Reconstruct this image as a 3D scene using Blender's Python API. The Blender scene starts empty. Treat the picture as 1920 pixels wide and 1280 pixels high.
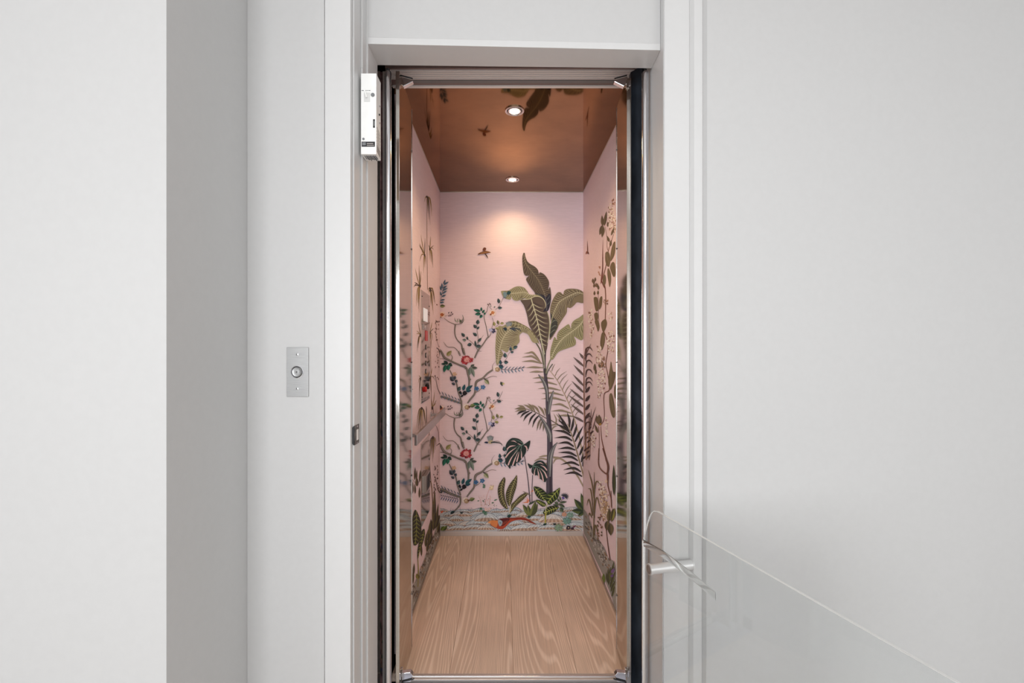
import bpy, bmesh, math, random
from mathutils import Vector
random.seed(7)
S = bpy.context.scene
COL = S.collection
# ------------------------------------------------------------------ camera
F = 853.0; VX, VY = 947.0, 655.0; CAMZ = 1.191
cam_d = bpy.data.cameras.new('camera'); cam = bpy.data.objects.new('camera', cam_d); COL.objects.link(cam)
cam.location = (0, 0, CAMZ); cam.rotation_euler = (math.pi/2, 0, 0)
cam_d.sensor_width = 36; cam_d.lens = F/1920*36
cam_d.shift_x = (960-VX)/1920; cam_d.shift_y = (VY-640)/1920
cam_d.clip_start = 0.05
S.camera = cam
# ------------------------------------------------------------------ light, exposure
S.view_settings.view_transform = 'Standard'; S.view_settings.look = 'None'
S.view_settings.exposure = 0.10; S.view_settings.gamma = 1; S.view_settings.use_curve_mapping = False
w = bpy.data.worlds.new('world'); S.world = w; w.use_nodes = True
w.node_tree.nodes['Background'].inputs[0].default_value = (1, 1, 1, 1)
w.node_tree.nodes['Background'].inputs[1].default_value = 0.56
def area(name, loc, rot, sx, sy, power, col=(1, 1, 1)):
    d = bpy.data.lights.new(name, 'AREA'); d.shape = 'RECTANGLE'; d.size = sx; d.size_y = sy
    d.energy = power; d.color = col
    o = bpy.data.objects.new(name, d); COL.objects.link(o); o.location = loc; o.rotation_euler = rot; return o
# daylight from a window on the hall's left side; added fills from right, behind and overhead
area('hall_daylight', (-2.9, -1.3, 1.2), (math.radians(90), 0, math.radians(-53)), 1.8, 2.0, 17, (1, .995, .985))
area('hall_right_fill', (2.9, -1.6, 1.2), (math.radians(90), 0, math.radians(50)), 1.8, 2.0, 17, (1, .995, .985))  # unseen fill added to lift the left return and jamb
area('cab_fill', (-0.95, -3.7, 1.35), (math.radians(90), 0, math.radians(-11)), 1.6, 1.8, 18, (.975, .985, 1))  # unseen fill added to push light through the doorway into the cab
bpy.data.lights['cab_fill'].spread = math.radians(70)
area('hall_ceiling_light', (0.3, -0.9, 2.70), (0, 0, 0), 1.4, 1.4, 17)  # unseen fill added to brighten the hall floor for soffit bounce
WARM = (1.0, 0.66, 0.33)
LAMPS = [(0.040, 1.917), (0.044, 2.693)]
for (lx, ly), pw in zip(LAMPS, (18.0, 8.0)):
    d = bpy.data.lights.new('downlight_beam', 'SPOT'); d.energy = pw; d.color = WARM
    d.spot_size = math.radians(142); d.spot_blend = 1.0; d.shadow_soft_size = 0.018
    o = bpy.data.objects.new('downlight_beam', d); COL.objects.link(o); o.location = (lx, ly, 2.178)

# ------------------------------------------------------------------ materials
def s2l(c): return tuple(((v/255)/12.92 if v/255 <= .04045 else ((v/255+.055)/1.055)**2.4) for v in c)
def mat(name, col, rough=.5, metal=0., **kw):
    m = bpy.data.materials.new(name); m.use_nodes = True
    b = m.node_tree.nodes['Principled BSDF']
    b.inputs['Base Color'].default_value = (*s2l(col), 1); b.inputs['Roughness'].default_value = rough
    b.inputs['Metallic'].default_value = metal
    for k, v in kw.items(): b.inputs[k.replace('_', ' ')].default_value = v
    return m
def noise(m, scale=(1, 1, 1), sc=5., amt=.1, bump=0., dist=.001, detail=3., base=None, lo=.35, hi=.65):
    """tint the base colour by a stretched noise, and a little bump"""
    nt = m.node_tree; N = nt.nodes; b = N['Principled BSDF']; L = nt.links
    tc = N.new('ShaderNodeTexCoord'); mp = N.new('ShaderNodeMapping'); mp.inputs['Scale'].default_value = scale
    nz = N.new('ShaderNodeTexNoise'); nz.inputs['Scale'].default_value = sc; nz.inputs['Detail'].default_value = detail
    L.new(tc.outputs['Object'], mp.inputs[0]); L.new(mp.outputs[0], nz.inputs['Vector'])
    if amt:
        mr = N.new('ShaderNodeMapRange'); mr.inputs[1].default_value = lo; mr.inputs[2].default_value = hi
        mr.inputs[3].default_value = 1-amt; mr.inputs[4].default_value = 1+amt*.4
        L.new(nz.outputs[0], mr.inputs[0])
        mx = N.new('ShaderNodeMix'); mx.data_type = 'RGBA'; mx.blend_type = 'MULTIPLY'; mx.inputs[0].default_value = 1
        if base is None: mx.inputs[6].default_value = b.inputs['Base Color'].default_value
        else: L.new(base, mx.inputs[6])
        L.new(mr.outputs[0], mx.inputs[7]); L.new(mx.outputs[2], b.inputs['Base Color'])
    if bump:
        bp = N.new('ShaderNodeBump'); bp.inputs['Strength'].default_value = bump; bp.inputs['Distance'].default_value = dist
        L.new(nz.outputs[0], bp.inputs['Height']); L.new(bp.outputs[0], b.inputs['Normal'])
    return m
PAINT = noise(mat('white_wall_paint', (196, 196, 196), .55), (1, 1, 1), 60, .012, .05, .0005)
TRIMP = noise(mat('white_satin_trim_paint', (208, 208, 208), .38), (1, 1, 1), 40, .01, .03, .0005)
CEILP = noise(mat('white_ceiling_paint', (238, 238, 238), .8), (1, 1, 1), 30, .01)
PAPER = noise(mat('pink_silk_wallpaper', (237, 217, 223), .75), (3, 3, 70), 6, .055, .06, .0004, 5.)
COPPER = noise(mat('mirror_bronze_laminate', (148, 113, 80), .045, 1.0), (1, 1, 1), 7, .12, .0, .0004, 4.)
STEEL = noise(mat('polished_steel', (206, 202, 196), .10, 1.0), (1, 1, 40), 8, .05)
BRONZE = noise(mat('mirror_bronze_steel', (178, 166, 150), .07, 1.0), (1, 1, .2), 9, .08)
CHROME = mat('chrome', (232, 232, 236), .17, 1.0)
ALU = noise(mat('brushed_aluminium', (206, 200, 197), .38, .65), (.3, 20, 20), 12, .04)
BRUSH = noise(mat('brushed_stainless_plate', (158, 158, 158), .42, 1.0), (1, 1, 30), 25, .12)
SATIN = mat('satin_nickel', (180, 174, 170), .30, 1.0)
PLASTIC = noise(mat('white_plastic', (240, 240, 238), .4), (1, 1, 1), 40, .02)
GREYPL = mat('grey_plastic', (120, 122, 124), .45)
DARKM = noise(mat('dark_metal', (52, 52, 54), .45, .6), (1, 1, 1), 60, .2)
BLACK = noise(mat('hoistway_black_paint', (16, 17, 20), .85), (1, 1, 3), 9, .35)
NAVY = noise(mat('dark_blue_grey_steel_panel', (46, 52, 62), .5, .3), (2, 2, 1), 7, .55, .1, .001)
RED = mat('red_plastic', (190, 40, 44), .35)
LENS = bpy.data.materials.new('lamp_lens'); LENS.use_nodes = True
_b = LENS.node_tree.nodes['Principled BSDF']; _b.inputs['Emission Color'].default_value = (1, .80, .50, 1); _b.inputs['Emission Strength'].default_value = 26
SCREEN = bpy.data.materials.new('display_screen'); SCREEN.use_nodes = True
_b = SCREEN.node_tree.nodes['Principled BSDF']; _b.inputs['Base Color'].default_value = (.6, .6, .6, 1); _b.inputs['Emission Color'].default_value = (1, .96, .96, 1); _b.inputs['Emission Strength'].default_value = .28
GLASS = mat('clear_acrylic', (250, 252, 252), .02); GLASS.node_tree.nodes['Principled BSDF'].inputs['Transmission Weight'].default_value = 1
GLASS.node_tree.nodes['Principled BSDF'].inputs['IOR'].default_value = 1.35
GEDGE = mat('frosted_acrylic_edge', (242, 244, 244), .25); GEDGE.node_tree.nodes['Principled BSDF'].inputs['Transmission Weight'].default_value = .35
# oak: contour bands of a stretched noise read as cathedral grain
def oak():
    m = mat('pale_oak', (190, 152, 122), .42); nt = m.node_tree; N = nt.nodes; L = nt.links; b = N['Principled BSDF']
    tc = N.new('ShaderNodeTexCoord'); mp = N.new('ShaderNodeMapping'); mp.inputs['Scale'].default_value = (4.2, .30, 1)
    oi = N.new('ShaderNodeObjectInfo'); ad = N.new('ShaderNodeVectorMath'); ad.operation = 'ADD'
    mu = N.new('ShaderNodeMath'); mu.operation = 'MULTIPLY'; mu.inputs[1].default_value = 40
    L.new(oi.outputs['Random'], mu.inputs[0]); L.new(tc.outputs['Object'], mp.inputs[0])
    L.new(mp.outputs[0], ad.inputs[0]); L.new(mu.outputs[0], ad.inputs[1])
    nz = N.new('ShaderNodeTexNoise'); nz.inputs['Scale'].default_value = 1.0; nz.inputs['Detail'].default_value = 1.6; nz.inputs['Roughness'].default_value = .35; nz.inputs['Distortion'].default_value = .25
    L.new(ad.outputs[0], nz.inputs['Vector'])
    m2 = N.new('ShaderNodeMath'); m2.operation = 'MULTIPLY'; m2.inputs[1].default_value = 400; L.new(nz.outputs[0], m2.inputs[0])
    sn = N.new('ShaderNodeMath'); sn.operation = 'SINE'; sx = N.new('ShaderNodeSeparateXYZ'); L.new(tc.outputs['Object'], sx.inputs[0])
    ma = N.new('ShaderNodeMath'); ma.operation = 'MULTIPLY_ADD'; ma.inputs[1].default_value = 260
    L.new(sx.outputs[0], ma.inputs[0]); L.new(m2.outputs[0], ma.inputs[2]); L.new(ma.outputs[0], sn.inputs[0])
    r1 = N.new('ShaderNodeMapRange'); r1.inputs[1].default_value = -1; r1.inputs[2].default_value = 1; r1.inputs[3].default_value = 0; r1.inputs[4].default_value = 1
    L.new(sn.outputs[0], r1.inputs[0])
    ra = N.new('ShaderNodeValToRGB'); e = ra.color_ramp.elements
    e[0].position = .60; e[0].color = (*s2l((214, 187, 168)), 1); e[1].position = 1.0; e[1].color = (*s2l((236, 213, 196)), 1)
    L.new(r1.outputs[0], ra.inputs[0])
    mp2 = N.new('ShaderNodeMapping'); mp2.inputs['Scale'].default_value = (160, 5, 1); nf = N.new('ShaderNodeTexNoise'); nf.inputs['Scale'].default_value = 1; nf.inputs['Detail'].default_value = 3
    L.new(tc.outputs['Object'], mp2.inputs[0]); L.new(mp2.outputs[0], nf.inputs['Vector'])
    r2 = N.new('ShaderNodeMapRange'); r2.inputs[1].default_value = .3; r2.inputs[2].default_value = .7; r2.inputs[3].default_value = .86; r2.inputs[4].default_value = 1.05
    L.new(nf.outputs[0], r2.inputs[0])
    mx = N.new('ShaderNodeMix'); mx.data_type = 'RGBA'; mx.blend_type = 'MULTIPLY'; mx.inputs[0].default_value = 1
    L.new(ra.outputs[0], mx.inputs[6]); L.new(r2.outputs[0], mx.inputs[7])
    nb = N.new('ShaderNodeTexNoise'); nb.inputs['Scale'].default_value = 3; L.new(tc.outputs['Object'], nb.inputs['Vector'])
    r3 = N.new('ShaderNodeMapRange'); r3.inputs[1].default_value = .3; r3.inputs[2].default_value = .7; r3.inputs[3].default_value = .9; r3.inputs[4].default_value = 1.04
    L.new(nb.outputs[0], r3.inputs[0])
    mx2 = N.new('ShaderNodeMix'); mx2.data_type = 'RGBA'; mx2.blend_type = 'MULTIPLY'; mx2.inputs[0].default_value = 1
    L.new(mx.outputs[2], mx2.inputs[6]); L.new(r3.outputs[0], mx2.inputs[7]); L.new(mx2.outputs[2], b.inputs['Base Color'])
    bp = N.new('ShaderNodeBump'); bp.inputs['Strength'].default_value = .15; bp.inputs['Distance'].default_value = .0006
    L.new(r1.outputs[0], bp.inputs['Height']); L.new(bp.outputs[0], b.inputs['Normal'])
    return m
OAK = oak()
INK = bpy.data.materials.new('mural_ink'); INK.use_nodes = True
_n = INK.node_tree.nodes; _a = _n.new('ShaderNodeAttribute'); _a.attribute_name = 'ink'
INK.node_tree.nodes['Principled BSDF'].inputs['Roughness'].default_value = .75
noise(INK, (3, 3, 70), 6, .06, 0, .0004, 5., base=_a.outputs['Color'])

# ------------------------------------------------------------------ builders
def link(name, bm, m, parent=None, bevel=0., smooth=False, seg=2):
    me = bpy.data.meshes.new(name); bmesh.ops.recalc_face_normals(bm, faces=bm.faces[:]); bm.to_mesh(me); bm.free()
    for mm in (m if isinstance(m, (list, tuple)) else [m]): me.materials.append(mm)
    if smooth:
        for p in me.polygons: p.use_smooth = True
    o = bpy.data.objects.new(name, me); COL.objects.link(o)
    if parent: o.parent = parent
    if bevel:
        md = o.modifiers.new('edge', 'BEVEL'); md.width = bevel; md.segments = seg; md.limit_method = 'ANGLE'; md.angle_limit = math.radians(40)
        for p in me.polygons: p.use_smooth = False
    return o
def prism_bm(pts, z0, z1, bm=None):
    bm = bm or bmesh.new()
    lo = [bm.verts.new((x, y, z0)) for x, y in pts]; hi = [bm.verts.new((x, y, z1)) for x, y in pts]
    bm.faces.new(lo); bm.faces.new(hi)
    n = len(pts)
    for i in range(n): bm.faces.new((lo[i], lo[(i+1) % n], hi[(i+1) % n], hi[i]))
    return bm
def box_bm(x0, x1, y0, y1, z0, z1, bm=None): return prism_bm([(x0, y0), (x1, y0), (x1, y1), (x0, y1)], z0, z1, bm)
def box(name, x0, x1, y0, y1, z0, z1, m, parent=None, bevel=0.): return link(name, box_bm(x0, x1, y0, y1, z0, z1), m, parent, bevel)
def cyl_bm(p0, p1, r0, r1=None, seg=32, bm=None, dome=False):
    bm = bm or bmesh.new(); r1 = r0 if r1 is None else r1
    p0 = Vector(p0); p1 = Vector(p1); ax = (p1-p0).normalized(); u = ax.orthogonal().normalized(); v = ax.cross(u)
    prof = [(p0, r0), (p1, r1)]
    if dome: prof += [(p1+ax*r1*math.sin(a), r1*math.cos(a)) for a in (.35, .7, 1.05, 1.4)]
    rings = [[bm.verts.new(c+(u*math.cos(t)+v*math.sin(t))*r) for t in [2*math.pi*k/seg for k in range(seg)]] for c, r in prof]
    for a, b in zip(rings, rings[1:]):
        for k in range(seg): bm.faces.new((a[k], a[(k+1) % seg], b[(k+1) % seg], b[k]))
    bm.faces.new(rings[0]); bm.faces.new(rings[-1]); return bm
def lathe_bm(c, prof, axis='z', seg=40):
    """prof: (radius, along axis)"""
    bm = bmesh.new(); rings = []
    for r, h in prof:
        ring = []
        for k in range(seg):
            t = 2*math.pi*k/seg; a, b = r*math.cos(t), r*math.sin(t)
            p = (c[0]+a, c[1]+b, c[2]+h) if axis == 'z' else ((c[0]+a, c[1]+h, c[2]+b) if axis == 'y' else (c[0]+h, c[1]+a, c[2]+b))
            ring.append(bm.verts.new(p))
        rings.append(ring)
    for a, b in zip(rings, rings[1:]):
        for k in range(seg): bm.faces.new((a[k], a[(k+1) % seg], b[(k+1) % seg], b[k]))
    bm.faces.new(rings[0]); bm.faces.new(rings[-1]); return bm
def thing(name, label, cat, loc=(0, 0, 0), group=None):
    o = bpy.data.objects.new(name, None); COL.objects.link(o); o.empty_display_size = .05
    o['label'] = label; o['category'] = cat
    if group: o['group'] = group
    return o
def tag(o, label=None, cat=None, group=None, kind=None):
    for k, v in (('label', label), ('category', cat), ('group', group), ('kind', kind)):
        if v: o[k] = v
    return o
def shade(o, ang=40):
    for p in o.data.polygons: p.use_smooth = True
    o.data.set_sharp_from_angle(angle=math.radians(ang)); return o
def st(o, label=None):
    o['kind'] = 'structure'
    if label: o['label'] = label; o['category'] = 'wall' if o.name.startswith('wall') else o.name.split('_')[0].split('.')[0]
    return o

# ------------------------------------------------------------------ hall shell
CH = 2.75
st(box('floor', -3, 3, -4, 1.50, -.06, 0, noise(mat('hall_pale_oak', (226, 222, 218), .5), (8, .6, 1), 4, .08)), 'pale floor of the hall in front of the lift doorway')
st(box('ceiling', -3, 3, -4, 1.6, CH, CH+.06, CEILP), 'white ceiling of the hall above the camera')
XL = -.4186
st(box('wall_left', -3.0, -.7257, .975, 1.60, 0, CH, PAINT), 'white wall at far left with a shaded return facing right')
fl = st(box('wall_front_left', -.7257, -.5085, 1.279, 1.60, 0, CH, PAINT, bevel=.0012), 'white wall panel carrying the steel call button plate')
# stepped white casing left of the opening (each step its own moulding)
cas = st(box('trim_left', -.5075, -.4347, 1.279, 1.34, 0, CH, TRIMP, bevel=.0016), 'flat white casing board left of the lift doorway with stepped stops')
link('moulding', prism_bm([(-.4347, 1.296), (-.430, 1.296), (-.430, 1.40), (-.4347, 1.40)], 0, CH), TRIMP, cas, .0012)
link('stop', prism_bm([(-.430, 1.353), (-.4235, 1.353), (-.4235, 1.45), (-.430, 1.45)], 0, 1.191+(655-128)/630, None), TRIMP, cas, .0012)
zs = 1.191+(655-128)/630
link('stop', prism_bm([(-.430, 1.353), (-.4235, 1.353), (-.4235, 1.45), (-.430, 1.45)], zs+.0, CH), TRIMP, cas, .0012)
ZO = CAMZ+.933
ly = lambda x: 1.389+(x-XL)*.0332
jl = link('trim_door_frame', prism_bm([(XL, 1.389), (XL, 1.493), (-.50, 1.493), (-.50, 1.389)], 0, CH), TRIMP, None, .001)
st(jl, 'white wooden frame lining the lift doorway')
link('jamb', prism_bm([(.484, 1.392), (.4875, 1.510), (.60, 1.510), (.60, 1.402), (.489, 1.402)], 0, CH), TRIMP, jl, .001)
link('head_jamb', prism_bm([(XL, 1.3893), (.484, 1.4190), (.4870, 1.510), (XL, 1.493)], ZO, ZO+.02), TRIMP, jl)
st(link('wall_front_lintel', prism_bm([(XL, 1.389), (.4840, 1.4190), (.4870, 1.508), (XL, 1.491)], ZO+.0201, CH), PAINT), 'white lintel wall over the lift doorway')
rc = st(box('trim_right', .4895, .568, 1.400, 1.60, 0, CH, TRIMP, bevel=.0015), 'white stepped casing right of the lift doorway')
link('moulding', prism_bm([(.568, 1.400), (.5772, 1.388), (.6032, 1.388), (.6032, 1.60), (.568, 1.60)], 0, CH), TRIMP, rc, .001)
st(link('wall_front_right', prism_bm([(.6034, 1.388), (.6112, 1.376), (3.0, 1.376), (3.0, 1.60), (.6034, 1.60)], 0, CH), PAINT, None, .001), 'large plain white wall right of the lift doorway')

# ------------------------------------------------------------------ hoistway
hw = st(box('wall_shaft_back', -.80, .88, 3.02, 3.08, -.15, 2.6, BLACK), 'black shaft wall behind the lift cab')
st(box('wall_shaft_left', -.80, -.74, 1.60, 3.02, -.15, 2.6, BLACK), 'black shaft wall left of the lift cab')
st(box('wall_shaft_right', .82, .88, 1.60, 3.02, -.15, 2.6, BLACK), 'black shaft wall right of the lift cab')
st(box('ceiling_shaft', -.80, .88, 1.60, 3.08, 2.6, 2.65, BLACK), 'black shaft top above the lift cab')
st(box('floor_shaft', -.80, .88, 1.50, 3.08, -.20, -.15, BLACK), 'black shaft pit under the lift cab')

# ------------------------------------------------------------------ cab shell
X0, X1 = (825-VX)/293., (1093.5-VX)/293.; YB = F/293.; YF = 1.815; ZC = CAMZ+1.007
wb = st(box('wall_back', X0-.02, X1+.02, YB, YB+.02, -.01, ZC+.02, PAPER), 'pink back wall of the lift cab with a painted jungle mural')
wl = st(box('wall_cab_left', X0-.02, X0, YF-.02, YB, -.01, ZC+.02, PAPER), 'pink left wall of the lift cab with painted weeping grasses')
wr = st(box('wall_cab_right', X1, X1+.02, YF-.04, YB, -.01, ZC+.02, PAPER), 'pink right wall of the lift cab with painted blossom branches')
cc = st(box('ceiling_cab', X0-.02, X1+.02, 1.746, YB+.02, ZC, ZC+.02, COPPER), 'mirror polished copper ceiling of the lift cab')
link('edge_strip', box_bm(X0, X1, YB-.003, YB, ZC-.004, ZC), ALU, cc)
link('edge_strip', box_bm(X1-.003, X1, YF, YB-.003, ZC-.005, ZC), ALU, cc)
link('edge_strip', box_bm(X0, X0+.003, YF, YB-.003, ZC-.005, ZC), ALU, cc)
# oak floor: five planks
fc = st(box('floor_cab', X0, X1, 1.6736, YB, -.03, -.008, OAK), 'pale oak plank floor of the lift cab')
xs = [X0+.001, -.205, .030, .265, X1-.001]
for a, b in zip(xs, xs[1:]):
    link('plank', box_bm(a+.0004, b-.0004, 1.6740, YB-.001, -.008, 0), OAK, fc, .0006)
bb = st(box('baseboard_back', X0, X1, YB-.006, YB, 0, .030, ALU, bevel=.001), 'slim aluminium baseboard across the back wall of the cab')
st(box('baseboard_left', X0, X0+.004, YF, YB-.006, 0, .018, SATIN), 'slim metal baseboard along the left cab wall')
st(box('baseboard_right', X1-.004, X1, YF, YB-.006, 0, .018, SATIN), 'slim metal baseboard along the right cab wall')

# ------------------------------------------------------------------ polished gate returns and posts
ZP = 2.148
def return_panel(pb, pf, th, label):
    t = thing('gate_return_panel', label, 'panel')
    s = -1 if pb[0] < 0 else 1
    link('mirror_sheet', prism_bm([pb, pf, (pf[0]+s*.006, pf[1]), (pb[0]+s*.006, pb[1])], .004, ZP), BRONZE, t)
    link('front_trim', prism_bm([(pf[0], pf[1]-.002), (pf[0]+s*th, pf[1]-.002), (pf[0]+s*th, pf[1]+.02), (pf[0]+s*.0061, pf[1]+.02), (pf[0]+s*.0061, pf[1]-.0001), (pf[0], pf[1]-.0001)], .0, ZP), STEEL, t, .0008)
    link('rear_trim', prism_bm([(pb[0]-s*.0016, pb[1]-.001), (pb[0]-s*.0016, pb[1]+.003), (pb[0]+s*.012, pb[1]+.003), (pb[0]+s*.012, pb[1]+.0001), (pb[0]-s*.0001, pb[1]+.0001), (pb[0]-s*.0001, pb[1]-.001)], .004, ZP), CHROME, t)
    d = Vector((pf[0]-pb[0], pf[1]-pb[1]))
    for z in (1.14, 1.59, .69, 1.98, .22):                    # small black screws at the rear edge
        c = Vector(pb)+d*.03
        link('screw', cyl_bm((c.x-s*.001, c.y, z), (c.x-s*.0032, c.y, z), .003, .0022, 10), DARKM, t)
    return t
return_panel((-.372, 1.815), (-.363, 1.565), .0130, 'bronze mirror return panel at the left side of the cab entrance')
return_panel((.442, 1.803), (.4297, 1.607), .0150, 'bronze mirror return panel at the right side of the cab entrance')
def X(px, y): return (px-VX)*y/F
def Zz(py, y): return CAMZ-(py-VY)*y/F
def post(px0, px1, label, s):
    t = thing('gate_post', label, 'post')
    y = 1.530; xc = X((px0+px1)/2, y); r = (px1-px0)/2*y/F
    shade(link('tube', cyl_bm((xc, y, 0), (xc, y, 2.118), r, dome=True), CHROME, t))
    link('top_cap', lathe_bm((xc, y, 2.118+r*.9), [(.003, 0), (.006, .004), (.002, .008)], seg=16), DARKM, t)
    e = (712.5, 720.5) if s < 0 else (1216.5, 1220)
    return t
post(721, 734, 'thick round chrome post at the left edge of the lift opening', -1)
post(1203.5, 1216, 'thick round chrome post at the right edge of the lift opening', 1)
def channel(p, label, paper, y=1.585):
    t = thing('door_edge_channel', label, 'metal channel')
    for a, b, m, nm, dy in p:
        link(nm, box_bm(X(a, y), X(b, y), y+dy, y+.03, 0, 2.16), m, t)
    return t
PLUM = noise(mat('plum_shadowed_edge', (122, 92, 92), .35, .3), (1, 1, 4), 9, .5)  # mirrored wallpaper painted as a flat strip, its dimness in the colour
cl = channel([(704, 712.6, STEEL, 'flange', 0), (712.6, 717.5, PLUM, 'painted_reflection', .004), (717.5, 721.5, ALU, 'inner_flange', 0)], 'slim steel channel with a papered strip beside the left chrome post', 1)
cr = channel([(1215, 1217, DARKM, 'inner_flange', 0), (1217, 1220.3, PLUM, 'painted_reflection', .004), (1220.3, 1228, DARKM, 'flange', 0)], 'slim dark channel with a papered strip beside the right chrome post', 1)
# leaf scraps painted into the reflection strips come with the mural below
dk = thing('door_pocket', 'dark blue grey steel pocket between right chrome post and mirror panel', 'panel')
link('pocket_sheet', prism_bm([(X(1182.5, 1.64), 1.64), (X(1205, 1.60), 1.60), (X(1205, 1.60)+.02, 1.64), (X(1182.5, 1.64), 1.66)], -.1, 2.19), NAVY, dk)
for z in (1.02, 1.00, .985):
    link('screw', cyl_bm((X(1187, 1.64)+.004, 1.634, z), (X(1187, 1.64)+.004, 1.629, z), .002, None, 8), CHROME, dk)

# ------------------------------------------------------------------ header track and sill
BRIGHT = mat('bright_aluminium_rib', (246, 242, 240), .4, 0)
hd = thing('header_track', 'ribbed aluminium door track across the top of the lift opening', 'track')
XA, XB = -.43, .505
link('channel_body', box_bm(XA, XB, 1.630, 1.745, ZC+.0005, ZC+.05), noise(mat('track_pink_reflection', (150, 128, 124), .35, .3), (1, 20, 1), 3, .05), hd)  # reflection of the pink cab put into the body colour
for k, y in enumerate((1.640, 1.652, 1.664, 1.676, 1.688)):
    link('rib', box_bm(XA, XB, y-.0016, y+.0016, ZC-.005, ZC+.0005), BRIGHT, hd)
link('guide_rail', box_bm(XA+.05, XB-.05, 1.698, 1.716, ZC-.004, ZC+.0005), GREYPL, hd, .001)
link('lip', box_bm(XA, XB, 1.733, 1.7449, ZC-.006, ZC+.0005), BRIGHT, hd, .001)
sl = thing('door_sill', 'grooved aluminium sill along the front edge of the oak floor', 'sill')
link('cab_sill', box_bm(X(757, 1.66), X(1170, 1.66), 1.642, 1.673, -.02, 0.0), ALU, sl, .001)
link('ridge', box_bm(X(757, 1.66), X(1170, 1.66), 1.655, 1.6585, 0, .003), CHROME, sl, .0006)
link('landing_sill', box_bm(-.44, .50, 1.505, 1.630, -.03, -.008), noise(mat('pale_blue_landing_sill', (196, 200, 214), .35, .5), (1, 1, 1), 20, .1), sl, .002)
def bracket(px, py, s, up, label):
    """wedge guide block: photo position of its middle on the plane y = 1.60"""
    t = thing('guide_block', label, 'bracket', group='door guide blocks')
    y = 1.60
    P = [(1, -6), (26, 1), (26, 4), (8, 13), (3, 8)] if up > 0 else [(2, -8), (18, -10), (23, -4), (19, 8), (2, 10)]
    P = [(X(px+s*a, y), Zz(py+b, y)) for a, b in P]
    bm = bmesh.new(); f0 = [bm.verts.new((x, y, z)) for x, z in P]; f1 = [bm.verts.new((x, y+.018, z)) for x, z in P]
    bm.faces.new(f0); bm.faces.new(f1)
    for i in range(len(P)): bm.faces.new((f0[i], f0[(i+1) % len(P)], f1[(i+1) % len(P)], f1[i]))
    link('wedge', bm, CHROME, t, .0015)
    z1 = Zz(py-4*up, y)
    bm = cyl_bm((X(px+s*3, y), y-.0025, Zz(py-7*up, y)), (X(px+s*26, y), y-.0025, Zz(py-1*up, y)), .0024, None, 8)
    link('slot', bm, DARKM, t)
    link('pin', cyl_bm((X(px-s*2, y), y-.004, Zz(py+4*up, y)), (X(px-s*2, y), y-.004, Zz(py+13*up, y)), .0035, None, 12), CHROME, t)
    link('tab', box_bm(min(X(px-s*1, y), X(px+s*4, y)), max(X(px-s*1, y), X(px+s*4, y)), y-.003, y+.01, min(Zz(py+2*up, y), Zz(py+17*up, y)), max(Zz(py+2*up, y), Zz(py+17*up, y))), STEEL, t, .001)
    return t
bracket(748, 149, 1, 1, 'chrome wedge guide block at the top left end of the ribbed track')
bracket(1178, 149, -1, 1, 'chrome wedge guide block at the top right end of the ribbed track')
bracket(751, 1270, 1, -1, 'chrome wedge guide block at the bottom left end of the sill')
bracket(1176, 1270, -1, -1, 'chrome wedge guide block at the bottom right end of the sill')

# ------------------------------------------------------------------ downlights
for (lx, ly_), lab in zip(LAMPS, ('round warm ceiling downlight nearest the lift entrance', 'round warm ceiling downlight close to the back wall')):
    t = thing('downlight', lab, 'ceiling light', group='downlights in the copper ceiling')
    shade(link('trim_ring', lathe_bm((lx, ly_, ZC), [(.040, 0), (.040, -.004), (.036, -.006), (.031, -.003), (.031, 0)]), CHROME, t), 60)
    shade(link('lamp_bezel', lathe_bm((lx, ly_, ZC), [(.028, 0), (.028, -.003), (.022, -.004), (.022, 0)]), CHROME, t), 60)
    link('lens', lathe_bm((lx, ly_, ZC), [(.0205, -.0005), (.0205, -.0025), (.012, -.004), (.001, -.0045)]), LENS, t)
# ------------------------------------------------------------------ fittings on the cab's left wall
def SL(px): return (VX-px)/(-X0)               # scale (px per m) at photo column px on the left wall
def Lyz(px, py): s = SL(px); return (F/s, CAMZ-(py-VY)/s)
def plateL(name, y0, y1, z0, z1, m, parent, x0=0., th=.002, bevel=.0006): return box(name, X0+x0, X0+x0+th, y0, y1, z0, z1, m, parent, bevel)
y0 = F/SL(789); y1 = F/SL(805)
cp = thing('control_panel', 'tall polished steel button panel on left cab wall above the handrail', 'control panel')
zt, zb = CAMZ+.295, CAMZ-.268
plateL('faceplate', y0, y1, zb, zt, BRONZE, cp, 0, .003)
ya = lambda f: y0+(y1-y0)*f
plateL('screen', ya(.22), ya(.68), CAMZ+.145, CAMZ+.212, SCREEN, cp, .003, .002)
plateL('keypad', ya(.15), ya(.65), CAMZ+.10, CAMZ+.128, SATIN, cp, .003, .003)
shade(link('key_switch', lathe_bm((X0+.003, ya(.36), CAMZ+.114), [(.009, 0), (.009, .004), (.004, .008), (.001, .008)], 'x', 20), CHROME, cp))
plateL('floor_indicator', ya(.45), ya(.72), CAMZ+.070, CAMZ+.122-.06, RED, cp, .003, .001)
plateL('indicator_strip', ya(.42), ya(.70), CAMZ+.045, CAMZ+.098, RED, cp, .003, .002)
for k in range(4):
    z = CAMZ+.012-k*.042
    b = shade(link('button', lathe_bm((X0+.003, ya(.5), z), [(.011, 0), (.011, .003), (.008, .004), (.001, .004)], 'x', 24), SATIN, cp))
    link('button_ring', lathe_bm((X0+.003, ya(.5), z), [(.014, 0), (.014, .0015), (.0125, .002), (.0125, 0)], 'x', 24), DARKM, b)
link('stop_button', lathe_bm((X0+.003, ya(.36), CAMZ-.205), [(.013, 0), (.015, .006), (.010, .011), (.001, .011)], 'x', 24), RED, cp)
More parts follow.
